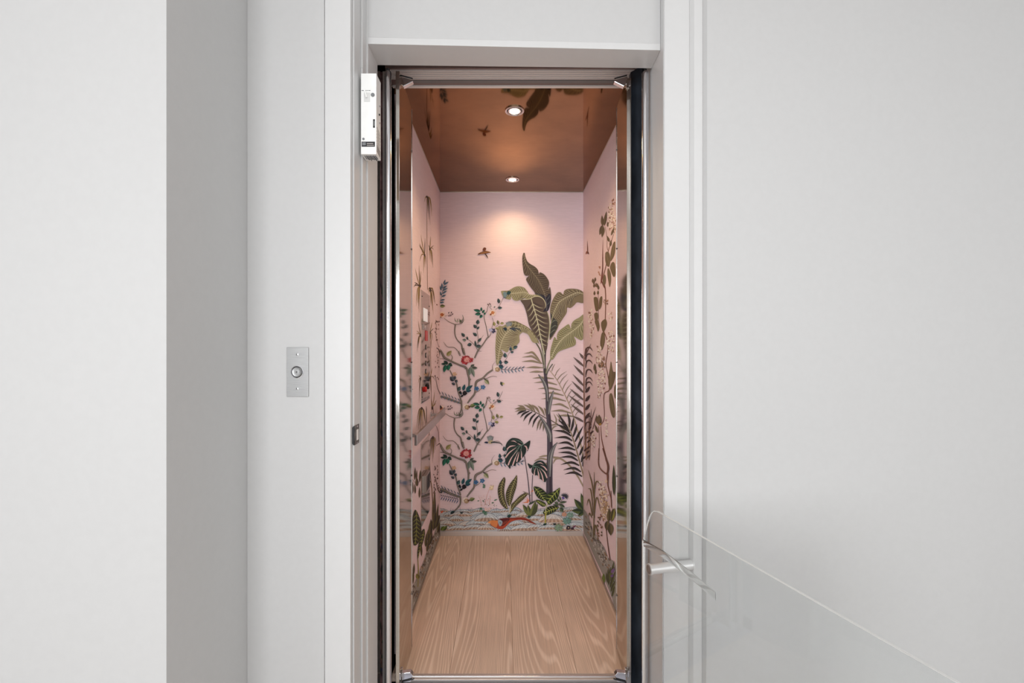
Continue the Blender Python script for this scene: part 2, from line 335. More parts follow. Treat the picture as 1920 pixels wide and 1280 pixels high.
link('alarm_button', lathe_bm((X0+.003, ya(.66), CAMZ-.197), [(.013, 0), (.015, .006), (.010, .011), (.001, .011)], 'x', 24), DARKM, cp)
for f, z in ((.08, zt-.03), (.92, zt-.06), (.08, zb+.03), (.92, zb+.03)):
    link('screw', cyl_bm((X0+.003, ya(f), z), (X0+.005, ya(f), z), .003, None, 8), DARKM, cp)
ph = thing('phone_cabinet', 'polished steel phone compartment door low on left cab wall under handrail', 'phone cabinet')
plateL('door_plate', y0, y1, CAMZ-.881, CAMZ-.467, BRONZE, ph, 0, .003)
yb0, yb1 = ya(.12), ya(.62)
pull = link('pull_handle', prism_bm([(X0+.003, yb0), (X0+.022, yb0+.012), (X0+.022, yb1-.012), (X0+.003, yb1)], CAMZ-.72, CAMZ-.635), SATIN, ph, .002)
for k in range(5):
    yy = yb0+.02+k*(yb1-yb0-.04)/4
    link('ridge', box_bm(X0+.022, X0+.0235, yy-.002, yy+.002, CAMZ-.715, CAMZ-.64), DARKM, pull)
hr = thing('handrail', 'flat satin steel handrail bar on the left cab wall', 'handrail')
link('bar', box_bm(-.377, -.366, 1.891, 2.788, CAMZ-.400, CAMZ-.355), SATIN, hr, .0012)
for yy in (1.94, 2.55):
    b = link('bracket', box_bm(X0, -.377, yy-.012, yy+.012, CAMZ-.372, CAMZ-.358), SATIN, hr, .001)
    link('bracket_flange', box_bm(X0, X0+.004, yy-.018, yy+.018, CAMZ-.385, CAMZ-.348), CHROME, b, .001)

# ------------------------------------------------------------------ call station on the wall outside
W = 1.279
cs = thing('call_station', 'brushed steel call button plate on the white wall left of lift', 'call button')
xa, xb, za, zb_ = X(538.3, W), X(579.3, W), Zz(743.3, W), Zz(651, W)
link('faceplate', box_bm(xa, xb, W-.0025, W, za, zb_), BRUSH, cs, .0006)
cx, cz = X(558, W), Zz(697, W); r = 12.0*W/F
shade(link('button_ring', lathe_bm((cx, W-.0025, cz), [(r, 0), (r, -.0020), (r*.90, -.0026), (r*.84, -.0012), (r*.84, 0)], 'y'), CHROME, cs), 50)
bt = shade(link('button', lathe_bm((cx, W-.0025, cz), [(r*.78, 0), (r*.78, -.0016), (r*.72, -.0024), (r*.45, -.0016), (r*.16, -.0022), (.0003, -.0022)], 'y', 48), noise(mat('spun_steel_button', (150, 150, 150), .38, 1.), (1, 1, 1), 300, .15), cs), 30)
link('indicator_dot', lathe_bm((cx, W-.0047, cz), [(.0019, 0), (.0019, -.0004), (.0003, -.0004)], 'y', 16), DARKM, bt)
for py in (664.5, 728.5):
    sc = shade(link('screw', lathe_bm((X(558.4, W), W-.0025, Zz(py, W)), [(.0042, 0), (.0042, -.0010), (.0030, -.0016), (.0003, -.0018)], 'y', 20), CHROME, cs), 50)
    link('screw_slot', box_bm(X(558.4, W)-.0012, X(558.4, W)+.0012, W-.0046, W-.0042, Zz(py, W)-.0012, Zz(py, W)+.0012), DARKM, sc)

# ------------------------------------------------------------------ strike plate on the left stop
sp = thing('strike_plate', 'dark steel latch strike plate on the left door stop', 'strike plate')
def Yat(px, x): return F*x/(px-VX)
xs_ = -.430
ya_, yb_ = Yat(664.2, xs_), Yat(672.3, xs_)
bm = bmesh.new()
za1, zb1 = CAMZ-(795-VY)*1.325/F, CAMZ-(834-VY)*1.30/F
for x in (xs_, xs_+.0022):
    pass
pts = [(ya_, zb1), (yb_, zb1), (yb_, za1), (ya_, za1)]
f0 = [bm.verts.new((xs_, y, z)) for y, z in pts]; f1 = [bm.verts.new((xs_+.002, y, z)) for y, z in pts]
bm.faces.new(f0); bm.faces.new(f1)
for i in range(4): bm.faces.new((f0[i], f0[(i+1) % 4], f1[(i+1) % 4], f1[i]))
link('side_plate', bm, noise(mat('aged_steel', (120, 118, 114), .4, .9), (1, 1, 1), 90, .5), sp, .0005)
zc_ = (za1+zb1)/2; hh = (za1-zb1)/2
bm = bmesh.new(); n = 14
P = [(-.430+.001, zc_+hh*math.cos(math.pi*k/n), -.0092*math.sin(math.pi*k/n)) for k in range(n+1)]
f0 = [bm.verts.new((x+dx, 1.296, z)) for x, z, dx in P]; f1 = [bm.verts.new((x+dx, 1.2935, z)) for x, z, dx in P]
bm.faces.new(f0); bm.faces.new(f1)
for i in range(n+1): bm.faces.new((f0[i], f0[(i+1) % (n+1)], f1[(i+1) % (n+1)], f1[i]))
link('curved_lip', bm, DARKM, sp)
link('latch_hole', box_bm(xs_+.002, xs_+.0024, ya_+.014, yb_-.008 if yb_-.008 > ya_+.016 else yb_-.002, zc_-.017, zc_+.014), PLASTIC, sp)
for dz in (.023, -.024):
    link('screw', cyl_bm((xs_+.002, (ya_+yb_)/2, zc_+dz), (xs_+.003, (ya_+yb_)/2, zc_+dz), .0025, None, 10), CHROME, sp)

# ------------------------------------------------------------------ interlock box at the top of the left jamb
ib = thing('door_interlock_box', 'small white door lock box mounted high on the left door jamb', 'lock box')
bx0, bx1, by0, by1 = X(676.5, 1.333), X(705.6, 1.333), 1.333, 1.381
bz0, bz1 = CAMZ+.572, CAMZ+.809
link('housing', box_bm(bx0, bx1, by0, by1, bz0, bz1), PLASTIC, ib, .0012)
def ibx(nm, a, b, c, d, m, dep=.0008, par=ib, bev=0.):       # a thin piece on the box front, in photo pixels
    return link(nm, box_bm(X(a, by0), X(b, by0), by0-dep, by0+.0002, Zz(d, by0), Zz(c, by0)), m, par, bev)
lv = ibx('lever_recess', 682.5, 694, 173.5, 191, noise(mat('recess_shade_plastic', (214, 214, 212), .5), (1, 1, 1), 30, .05), .0006, ib, .0004)
link('lever', cyl_bm((X(685, by0), by0-.002, Zz(172.5, by0)), (X(688, by0), by0-.003, Zz(184, by0)), .0032, .0026, 12), GREYPL if False else PLASTIC, lv)
link('reset_knob', lathe_bm((X(699, by0), by0, Zz(178, by0)), [(.0056, 0), (.0056, -.0016), (.0047, -.0022), (.0003, -.0022)], 'y', 24), GREYPL, ib)
for a, b in ((678, 682), (685.5, 687.5), (688.5, 690.5), (691.5, 694.5)): ibx('mark', a, b, 169, 170.3, GREYPL, .0003)
ibx('cable_slot', 699.5, 703, 223.5, 239.5, DARKM, .0003)
ibx('cable_clip', 701, 702.6, 227, 236, GREYPL, .0012)
link('screw', lathe_bm((X(681.5, by0), by0, Zz(260.5, by0)), [(.0035, 0), (.0033, -.0012), (.0003, -.0012)], 'y', 16), GREYPL, ib)
sw = ibx('contact_window', 678, 703, 265.5, 275, DARKM, .0003)
ibx('contact', 679.5, 686, 267, 272.5, GREYPL, .0010, sw); ibx('contact', 688, 700, 268.5, 270.2, SATIN, .0012, sw); ibx('contact', 688, 701.5, 272, 273.4, SATIN, .0012, sw)
def ibs(nm, u0, u1, z0, z1, m, dep=.0004, tilt=0.):           # on the right side; u is 0..1 front to back
    ya2, yb2 = by0+(by1-by0)*u0, by0+(by1-by0)*u1
    bm = bmesh.new(); q = [(ya2, z0+tilt), (ya2, z1+tilt), (yb2, z1), (yb2, z0)]
    f0 = [bm.verts.new((bx1, y, z)) for y, z in q]; f1 = [bm.verts.new((bx1+dep, y, z)) for y, z in q]
    bm.faces.new(f0); bm.faces.new(f1)
    for i in range(4): bm.faces.new((f0[i], f0[(i+1) % 4], f1[(i+1) % 4], f1[i]))
    link(nm, bm, m, ib)
for k, z in enumerate((.075, .100, .125)):
    link('screw', cyl_bm((bx1, by0+.028, bz0+z+.03), (bx1+.003, by0+.028, bz0+z+.03), .0028, None, 10), CHROME if k != 1 else DARKM, ib)
for k in range(6): ibs('vent_slot', .15, .8, bz0+.022+k*.0095, bz0+.0245+k*.0095, GREYPL, .0004, .012)
for k in range(4): ibs('wiring_slot', .1, .85, bz0+.004+k*.005, bz0+.006+k*.005, DARKM, .0004, .008)
for k in range(7):
    xk = bx0+.007+k*.0052
    link('terminal', box_bm(xk, xk+.0028, by0+.010, by0+.034+.006*(k % 3), bz0-.0008, bz0+.0001), DARKM if k % 2 else GREYPL, ib)
for k in range(3): link('terminal_bar', box_bm(bx0+.012, bx1-.006, by0+.013+k*.010, by0+.015+k*.010, bz0-.0016, bz0-.0008), GREYPL, ib)

# ------------------------------------------------------------------ clear acrylic guard sheet
gp = thing('acrylic_guard', 'clear rounded acrylic sheet standing in front of the right door casing', 'acrylic panel')
A = Vector((.410, 1.354)); B = Vector((.620, .628)); dr = (B-A).normalized(); nn = Vector((dr.y, -dr.x))*-1
if nn.x < 0: nn = -nn                          # nn points to the wall side
Lg = (B-A).length+.30
zt_ = CAMZ-.459
prof = [(0.0, .03)]
prof += [(u, zt_+d) for u, d in ((0, -.115), (.006, -.098), (.014, -.076), (.024, -.050), (.034, -.028), (.044, -.013), (.056, -.004), (.072, 0), (.095, 0))]
prof += [(Lg, zt_), (Lg, .03)]
def sheet(prof, off, th, name, m, par, bev=0):
    bm = bmesh.new(); g = lambda u, z, o: (A.x+dr.x*u+nn.x*o, A.y+dr.y*u+nn.y*o, z)
    f0 = [bm.verts.new(g(u, z, off)) for u, z in prof]; f1 = [bm.verts.new(g(u, z, off+th)) for u, z in prof]
    bm.faces.new(f0); bm.faces.new(f1); n = len(prof)
    for i in range(n): bm.faces.new((f0[i], f0[(i+1) % n], f1[(i+1) % n], f1[i]))
    return link(name, bm, m, par, bev)
sheet(prof, 0, .006, 'sheet', GLASS, gp)
# polished bright edge following the free end
ed = [(u-.0016, z) for u, z in prof[:10]]; inn = [(u+.0004, z-.0002) for u, z in reversed(prof[:10])]
bm = bmesh.new(); g = lambda u, z, o: (A.x+dr.x*u+nn.x*o, A.y+dr.y*u+nn.y*o, z)
o0 = [(u, z) for u, z in prof[:10]]; o1 = []
for i, (u, z) in enumerate(o0):
    p = o0[max(0, i-1)]; q = o0[min(9, i+1)]; t_ = Vector((q[0]-p[0], q[1]-p[1])).normalized(); o1.append((u-t_.y*.0022, z+t_.x*.0022))
VV = [[bm.verts.new(g(u, z, o)) for u, z in L_] for L_, o in ((o0, 0), (o1, 0), (o1, .006), (o0, .006))]
for i in range(9):
    for a, b in ((0, 1), (1, 2), (2, 3)): bm.faces.new((VV[a][i], VV[a][i+1], VV[b][i+1], VV[b][i]))
link('polished_edge', bm, GEDGE, gp)
sheet([(.094, zt_+.0001), (Lg, zt_+.0001), (Lg, zt_+.0012), (.094, zt_+.0012)], 0, .006, 'top_edge', GEDGE, gp)
# moulded half round bead that bends what is seen through it
zb2 = zt_-.115
bm = bmesh.new(); n = 8; R_ = .010; prev = None
for u, dz in ((.002, 0), (.1, .008), (.22, .004), (.30, -.004)):
    ring = []
    hb = max(.0006, .0034*(1-u*3.1))
    for k in range(n+1):
        a = math.pi*k/n; ring.append(bm.verts.new(g(u, zb2+dz+R_*math.cos(a), -hb*math.sin(a)-.0002)))
    if prev:
        for k in range(n): bm.faces.new((prev[k], prev[k+1], ring[k+1], ring[k]))
        bm.faces.new((prev[0], prev[n], ring[n], ring[0]))
    else: bm.faces.new(ring)
    prev = ring
bm.faces.new(prev)
shade(link('moulded_bead', bm, GLASS, gp), 70)
so = thing('standoff', 'round satin standoff post holding the acrylic sheet to the casing', 'standoff')
yS = 1.388; p0 = Vector((X(1222, 1.362), 1.362, Zz(1066.5, 1.362))); p1 = Vector((.5735, 1.391, Zz(1057.5, 1.391)))
WS = mat('white_satin_metal', (226, 226, 226), .3, .45)
shade(link('barrel', cyl_bm(p0, p1, .0145), WS, so)); ax = (p1-p0).normalized()
shade(link('end_cap', cyl_bm(p0-ax*.007, p0-ax*.001, .0165), WS, so))
link('cap_recess', cyl_bm(p0-ax*.0078, p0-ax*.007, .0125), noise(mat('spun_grey_cap', (168, 168, 168), .35, .8), (1, 1, 1), 80, .2), so)
link('wall_flange', cyl_bm(p1-ax*.003, p1, .0160), WS, so)
# ------------------------------------------------------------------ mural: flat print cut as thin inked shapes on the paper
class Ink:
    def __init__(s, wall):
        s.wall = wall; s.k = 0; s.reset(); s.tf = lambda x, y: (x, y)
    def reset(s): s.v = []; s.f = []; s.c = []
    def place(s, px, py):
        o = .0004+s.k*3.0e-6
        if s.wall == 'B':
            px = min(max(px, 825.3), 1093.2); py = min(max(py, 361), 995)
            return ((px-VX)/293., YB-o, CAMZ-(py-VY)/293.)
        if s.wall == 'L':
            px = min(px, 824.7); sc = (VX-px)/(-X0); return (X0+o, F/sc, max(.002, CAMZ-(py-VY)/sc))
        px = max(px, 1093.8); sc = (px-VX)/X1; return (X1-o, F/sc, max(.002, CAMZ-(py-VY)/sc))
    def raw(s, pts, col):
        s.k += 1; b = len(s.v)
        s.v += [s.place(*p) for p in pts]; s.f.append(tuple(range(b, b+len(pts)))); s.c.append(s2l(col))
    def P(s, pts, col, smooth=True):
        pts = [s.tf(*p) for p in pts]
        s.raw(spl(pts, True) if smooth and len(pts) > 3 else pts, col)
    def line(s, pts, w, col, n=5):
        """w: width in photo px, number or (start, end) or list per control point"""
        pts = [s.tf(*p) for p in pts]
        ws = [w]*len(pts) if not isinstance(w, (list, tuple)) else (list(w) if len(w) == len(pts) else [w[0]+(w[1]-w[0])*i/(len(pts)-1) for i in range(len(pts))])
        q = spl([(p[0], p[1], ww) for p, ww in zip(pts, ws)], False, n)
        L_, R_ = [], []
        for i, p in enumerate(q):
            a = q[max(0, i-1)]; b = q[min(len(q)-1, i+1)]; dx, dy = b[0]-a[0], b[1]-a[1]; d = math.hypot(dx, dy) or 1
            hx, hy = -dy/d*p[2]/2, dx/d*p[2]/2; L_.append((p[0]+hx, p[1]+hy)); R_.append((p[0]-hx, p[1]-hy))
        s.k += 1; b = len(s.v); m = len(q)
        s.v += [s.place(*p) for p in L_+R_]
        for i in range(m-1): s.f.append((b+i, b+i+1, b+m+i+1, b+m+i)); s.c.append(s2l(col))
    def leaf(s, x0, y0, x1, y1, w, col, col2=None, bend=0.):
        """lens leaf from base to tip, w in frame units; second colour on one half"""
        a = s.tf(x0, y0); b = s.tf(x1, y1); u = s.tf(x0+w, y0); w = abs(u[0]-a[0])*.60
        dx, dy = b[0]-a[0], b[1]-a[1]; d = math.hypot(dx, dy) or 1; nx, ny = -dy/d, dx/d
        n = 7; mid, up, lo = [], [], []
        for i in range(n+1):
            t = i/n; h = w*math.sin(math.pi*t**.8)**.9 if 0 < t < 1 else 0; bd = bend*d*math.sin(math.pi*t)
            cx, cy = a[0]+dx*t+nx*bd, a[1]+dy*t+ny*bd
            mid.append((cx, cy)); up.append((cx+nx*h, cy+ny*h)); lo.append((cx-nx*h, cy-ny*h))
        s.raw(up+lo[1:-1][::-1], col)
        if col2: s.raw(up+mid[1:-1][::-1], col2)
    def veined(s, out, mid, base, dark, light, n=14, side=None, ribw=1.1, vw=.55, sweep=.55, ang=None):
        O = spl([s.tf(*p) for p in out], True, 4); M = spl([s.tf(*p) for p in mid], False, 6)
        s.raw(O, base)
        Ls = [0]
        for a, b in zip(M, M[1:]): Ls.append(Ls[-1]+math.dist(a, b))
        def at(t):
            q = t*Ls[-1]
            for i in range(len(M)-1):
                if Ls[i+1] >= q:
                    f = (q-Ls[i])/max(1e-6, Ls[i+1]-Ls[i]); a, b = M[i], M[i+1]
                    d = math.dist(a, b) or 1; return (a[0]+(b[0]-a[0])*f, a[1]+(b[1]-a[1])*f), ((b[0]-a[0])/d, (b[1]-a[1])/d)
            return M[-1], (0, 1)
        tf = s.tf; s.tf = lambda x, y: (x, y)
        for sg in (1, -1):
            for i in range(n*2):
                t = .03+.94*(i+.5)/(n*2); p, d = at(t)
                rx, ry = -d[1]*sg*1.0-d[0]*sweep, d[0]*sg*1.0-d[1]*sweep
                hit = None
                for a, b in zip(O, O[1:]+O[:1]):
                    ex, ey = b[0]-a[0], b[1]-a[1]; den = rx*ey-ry*ex
                    if abs(den) < 1e-9: continue
                    tt = ((a[0]-p[0])*ey-(a[1]-p[1])*ex)/den; uu = ((a[0]-p[0])*ry-(a[1]-p[1])*rx)/den
                    if tt > .3 and 0 <= uu <= 1 and (hit is None or tt < hit): hit = tt
                if not hit: continue
                hit = min(hit, 30); e = .9
                q = (p[0]+rx*hit*e, p[1]+ry*hit*e); m = (p[0]+rx*hit*.5+d[0]*hit*.12, p[1]+ry*hit*.5+d[1]*hit*.12)
                if i % 2: s.line([p, m, q], [vw*1.5, vw*1.1, .1], light, 3)
                else: s.line([p, m, q], [vw*.8, vw*3.2, .3], dark, 3)
        s.line(M, [ribw]*len(M), light, 1); s.tf = tf
    def done(s, name, parent, label=None):
        me = bpy.data.meshes.new(name); me.from_pydata(s.v, [], s.f); me.materials.append(INK)
        at = me.color_attributes.new('ink', 'FLOAT_COLOR', 'CORNER'); buf = []
        for p, c in zip(me.polygons, s.c): buf += [c[0], c[1], c[2], 1.]*p.loop_total
        at.data.foreach_set('color', buf)
        o = bpy.data.objects.new(name, me); COL.objects.link(o); o.parent = parent
        if label: o['label'] = label
        s.reset(); return o
def spl(P, closed, n=4):
    m = len(P)
    if m < 3 or n <= 1: return list(P)
    out = []
    rng = range(m) if closed else range(m-1)
    for i in rng:
        p = [P[(i+j) % m] if closed else P[min(max(i+j, 0), m-1)] for j in (-1, 0, 1, 2)]
        for k in range(n):
            t = k/n; out.append(tuple(.5*((2*b)+(-a+c)*t+(2*a-5*b+4*c-d)*t*t+(-a+3*b-3*c+d)*t**3) for a, b, c, d in zip(*p)))
    if not closed: out.append(tuple(P[-1]))
    return out
def fr(x0, y0, sc, dx=0, dy=0): return lambda x, y: (x0+x/sc+dx, y0+y/sc+dy)
T1 = (820, 520, 9.143); T2 = (920, 460, 7.111); T3 = (820, 640, 8); T4 = (940, 640, 7.111); T5 = (820, 790, 8); T6 = (940, 760, 7.111); T7 = (820, 880, 9.843); T8 = (960, 880, 9.843)
B = Ink('B')
# ---- rocky ground
def mound(I, cx, cy, w, h, pal=0):
    top = [(212, 220, 224), (196, 208, 214), (222, 216, 210)][pal % 3]; fringe = [(150, 104, 72), (122, 92, 74), (176, 120, 84)][pal % 3]
    out = [(cx-w, cy), (cx-w*.8, cy-h*.55), (cx-w*.35, cy-h*.95), (cx+w*.1, cy-h), (cx+w*.6, cy-h*.7), (cx+w, cy), (cx+w*.5, cy+h*.12), (cx-w*.5, cy+h*.12)]
    I.P(out, tuple((a+b)//2 for a, b in zip(fringe, (206, 200, 196))))
    I.P([(cx-w, cy-h*.05), (cx-w*.8, cy-h*.58), (cx-w*.35, cy-h*.97), (cx+w*.1, cy-h*1.02), (cx+w*.6, cy-h*.72), (cx+w, cy-h*.05), (cx+w*.5, cy-h*.30), (cx, cy-h*.38), (cx-w*.5, cy-h*.28)], top)
    ax_, ay = cx+random.uniform(-.2, .2)*w, cy-h*.95
    for i in range(13):
        t = -1+2*i/12; ex, ey = cx+w*t*.93, cy+h*.10-abs(t)*h*.12
        mx, my = ax_+(ex-ax_)*.5+t*w*.12, ay+(ey-ay)*.42
        I.line([(ax_+(mx-ax_)*.3, ay+(my-ay)*.3), (mx, my), (ex, ey)], [.2, .5, .4], [(150, 168, 180), (238, 240, 240), (120, 132, 146)][i % 3], 3)
        I.line([(mx+(ex-mx)*.2, my+(ey-my)*.2), (ex, ey)], [.2, .9], (92, 70, 58) if i % 2 else (226, 212, 196), 2)
    I.line([(cx-w, cy), (cx-w*.8, cy-h*.55), (cx-w*.35, cy-h*.95), (cx+w*.1, cy-h), (cx+w*.6, cy-h*.7), (cx+w, cy)], .7, (104, 112, 130), 4)
B.P([(824, 996), (824, 962), (840, 957), (870, 955), (900, 953), (930, 954), (960, 955), (1000, 955), (1040, 952), (1070, 950), (1095, 953), (1095, 996)], (200, 204, 206))
for row, (yy, nn_, w_, h_) in enumerate(((961, 11, 18, 7), (968, 9, 22, 9), (976, 9, 22, 9), (985, 9, 23, 10), (993, 9, 23, 9))):
    for i in range(nn_):
        mound(B, 828+268*(i+.5*(row % 2))/nn_+random.uniform(-9, 9), yy+random.uniform(-3, 3), w_*random.uniform(.6, 1.2), h_*random.uniform(.85, 1.2), random.randrange(3))
for i in range(60):
    x = random.uniform(826, 1092); B.line([(x, 956+random.uniform(-2, 2)), (x+random.uniform(-1.5, 1.5), 951+random.uniform(-1, 3))], [.8, .2], (128, 120, 150), 2)
mound(B, 913, 975, 24, 14, 0); mound(B, 1035, 977, 26, 14, 2)
B.done('rock_garden_print', wb, 'pale blue and brown painted rocks along the bottom of the mural')
# ---- small birds
B.tf = fr(810, 340, 3.763)
B.P([(322, 517), (335, 505), (352, 498), (378, 490), (416, 502), (392, 507), (372, 512), (350, 514)], (122, 78, 48))
B.P([(360, 490), (358, 478), (368, 467), (380, 470), (382, 480), (372, 490)], (112, 62, 44)); B.leaf(340, 510, 400, 497, 8, (152, 108, 66))
B.line([(372, 508), (385, 525), (396, 545)], [1.6, 2.2, .4], (72, 44, 34)); B.line([(324, 516), (336, 512)], [.4, 1.2], (60, 34, 28))
B.done('brown_bird_print', wb, 'small brown bird painted high on the pink wall')
# ---- banana tree
B.tf = fr(*T4)
for tip, base in (((300, 160), (530, 285)), ((275, 210), (540, 290)), ((270, 270), (545, 295)), ((325, 350), (558, 350)), ((375, 410), (560, 405)), ((415, 490), (700, 495)), ((435, 550), (742, 575)), ((485, 630), (790, 650)), ((540, 695), (832, 720)), ((530, 765), (862, 795)), ((665, 845), (902, 895)), ((660, 928), (932, 955)), ((740, 992), (970, 1000))):
    L0 = math.dist(tip, base); mx, my = (tip[0]*.45+base[0]*.55), min(tip[1], base[1]*.6+tip[1]*.4)-L0*.03
    B.line([base, (mx, my), ((mx+tip[0])/2, (my+tip[1])/2-L0*.015), tip], [1.4, 3.9, 2.6, .3], (152, 142, 120), 4)
    B.line([base, (mx, my+8), tip], [.3, 1.0, .2], (116, 104, 86), 4)
for tip, base in (((715, 300), (670, 400)), ((785, 350), (715, 460)), ((870, 395), (745, 512)), ((880, 435), (775, 565)), ((895, 505), (815, 640)), ((940, 555), (845, 690)), ((960, 630), (872, 760)), ((1015, 690), (900, 820)), ((1060, 760), (930, 880)), ((1050, 840), (950, 945)), ((1040, 930), (985, 985))):
    B.line([base, (base[0]*.6+tip[0]*.4, base[1]*.55+tip[1]*.45-12), tip], [1.3, 1.5, .3], (140, 130, 112), 4)
B.line([(640, 380), (740, 510), (820, 660), (900, 830), (960, 1000), (1030, 1240), (1080, 1500), (1095, 1700)], [1, 1.2, 1.4, 1.6, 1.8, 2, 2, 2], (168, 152, 120), 5)
B.done('beige_palm_frond_print', wb, 'beige palm frond painted behind the dark trunk')
B.tf = fr(*T6)
for q in ([(500, 685), (560, 672), (610, 668)], [(440, 740), (520, 705), (605, 718)], [(690, 690), (780, 702), (880, 770), (960, 860), (1040, 980), (1092, 1080)], [(690, 770), (720, 715), (765, 705)], [(560, 880), (590, 800), (600, 760)]):
    B.line(q, [1.2, 3.0, 2.6] if len(q) == 3 else [4, 3.5, 3, 3, 3, 2.5], (158, 144, 120))
for q in ([(665, 330), (700, 285), (760, 262)], [(665, 260), (720, 250), (760, 235)], [(725, 240), (730, 180), (695, 105)], [(770, 215), (775, 170), (730, 110)], [(840, 330), (790, 280), (770, 262)]): B.line(q, [2.4, 2.6, .3], (150, 138, 118))
B.tf = fr(*T4)
for tip, base in (((215, 850), (330, 910)), ((295, 840), (420, 925)), ((350, 825), (450, 940)), ((405, 840), (510, 960)), ((485, 855), (575, 985)), ((565, 880), (600, 1000)), ((175, 900), (310, 897)), ((180, 935), (320, 905))):
    B.line([base, ((tip[0]+base[0])/2+10, (tip[1]+base[1])/2-12), tip], [1.2, 4.2, .3], (138, 126, 104)); 
for i, (tip, base) in enumerate((((205, 975), (330, 918)), ((250, 1015), (375, 925)), ((290, 1065), (410, 938)), ((360, 1115), (460, 955)), ((410, 1150), (505, 980)), ((470, 1190), (545, 1010)), ((510, 1180), (565, 1040)), ((555, 1200), (580, 1070)))):
    B.line([base, (tip[0]*.62+base[0]*.38, (tip[1]*.4+base[1]*.6)), tip], [1.6, 3.8, .3], (44, 38, 38) if i < 5 else (120, 110, 94)); B.line([(tip[0]*.8+base[0]*.2, tip[1]*.7+base[1]*.3), tip], [2.2, .3], (112, 104, 90), 3)
B.line([(180, 900), (300, 893), (400, 920), (500, 965), (610, 1030)], [.6, 1, 1.2, 1.4, 1.6], (92, 82, 66))
B.line([(600, 1020), (680, 1060), (760, 1110), (830, 1160), (900, 1190)], [2, 1.6, 1.2, 1, .8], (110, 96, 76))
B.done('small_palm_frond_print', wb, 'small two-tone palm frond painted left of the trunk')
def trunk():
    TR = [(1020.2, 684), (1023, 707.5), (1025.8, 738), (1027, 766), (1029, 790), (1030.5, 815), (1031, 845), (1030, 886), (1030, 925)]
    B.tf = lambda x, y: (x, y)
    B.line(TR, [5, 6, 6.5, 7.5, 8.5, 10, 10.5, 11.5, 12], (74, 66, 80)); B.line([(x+2, y) for x, y in TR], [1, 1.2, 1.5, 1.5, 2, 2.5, 2.5, 3, 3], (58, 48, 62)); B.line([(x-2.5, y) for x, y in TR[2:]], [.8]*7, (96, 90, 100))
    for q, ww in (([(1009.6, 702), (1018.8, 714.5), (1024.4, 730), (1026.5, 752)], [.4, 4.5, 5, 1.5]), ([(1037.7, 732), (1031.4, 752.5), (1028, 776)], [.4, 6, 3]), ([(1010, 778), (1021.6, 793.8), (1030, 813.4), (1031.5, 828)], [.4, 5, 8, 2]), ([(1044.8, 829), (1037, 840), (1031.5, 858), (1030.5, 893)], [.4, 5, 8.5, 2])):
        B.line(q, [w_+1.2 for w_ in ww], (52, 50, 56)); B.line(q, ww, (118, 120, 122)); B.line([(x+1, y) for x, y in q], [w_*.4 for w_ in ww], (156, 158, 158)); B.line([(x-1.2, y) for x, y in q], [w_*.25 for w_ in ww], (84, 86, 90))
trunk()
for q, ww, c in (([(1015, 640), (1018, 662), (1021, 692)], 3.4, (150, 152, 138)), ([(1003, 640), (1013, 657), (1019, 684)], 2.4, (96, 96, 78)), ([(1026, 640), (1022, 662), (1021.5, 700)], 3.0, (66, 62, 60)), ([(1033, 672), (1027, 686), (1023.5, 700)], 2.4, (136, 140, 116)), ([(1036, 682), (1028, 694), (1024, 706)], 2, (98, 100, 92)), ([(1017, 645), (1020, 668), (1021, 690)], .8, (196, 198, 180))): B.line(q, ww, c)

B.tf = fr(*T2)
leafA = [(440, 100), (422, 150), (422, 230), (430, 310), (440, 370), (465, 405), (508, 405), (482, 430), (472, 460), (500, 510), (540, 570), (580, 620), (600, 660), (650, 700), (690, 760), (720, 830), (695, 885), (740, 880), (770, 860), (798, 760), (805, 660), (790, 555), (768, 590), (778, 500), (755, 440), (710, 385), (655, 360), (642, 385), (630, 330), (590, 285), (530, 250), (490, 215), (465, 160), (455, 110)]
B.veined(leafA, [(442, 125), (470, 240), (540, 340), (620, 440), (680, 550), (720, 660), (745, 790), (745, 870)], (92, 80, 68), (62, 52, 48), (136, 128, 104), 26, sweep=-.8, vw=.42)
B.P([(600, 640), (640, 650), (700, 660), (735, 690), (780, 640), (800, 680), (795, 760), (768, 860), (735, 885), (695, 888), (722, 830), (692, 760), (650, 700)], (38, 38, 54)); B.line([(720, 660), (745, 790), (745, 870)], 1, (110, 108, 118))
for q in ([(735, 740), (770, 700), (790, 660)], [(740, 800), (775, 770), (795, 730)], [(600, 645), (650, 660), (700, 690)]): B.line(q, [.4, 1.4, .3], (84, 92, 92))
leafD = [(1238, 640), (1200, 600), (1130, 580), (1030, 580), (980, 605), (965, 655), (930, 625), (890, 630), (850, 680), (820, 740), (800, 800), (790, 880), (800, 960), (805, 1050), (788, 1180), (792, 1260), (880, 1130), (910, 1060), (960, 980), (1010, 900), (1020, 830), (1060, 835), (1110, 800), (1150, 760), (1220, 770), (1250, 740)]
B.veined(leafD, [(1240, 650), (1160, 630), (1080, 660), (980, 710), (910, 760), (870, 830), (830, 930), (800, 1050), (790, 1180)], (128, 118, 92), (84, 74, 62), (186, 182, 152), 26, sweep=-.7, ribw=1.4, vw=.42)
B.P([(795, 900), (830, 960), (880, 1000), (890, 1080), (850, 1160), (800, 1230), (785, 1200), (800, 1060)], (60, 62, 58)); 
for q in ([(805, 1040), (850, 1000), (890, 1010)], [(800, 1110), (850, 1070), (885, 1080)], [(795, 1170), (840, 1130), (870, 1130)]): B.line(q, [.5, 1.4, .3], (120, 128, 112))
B.line([(870, 830), (830, 930), (800, 1050), (785, 1180)], 1.4, (176, 176, 142))
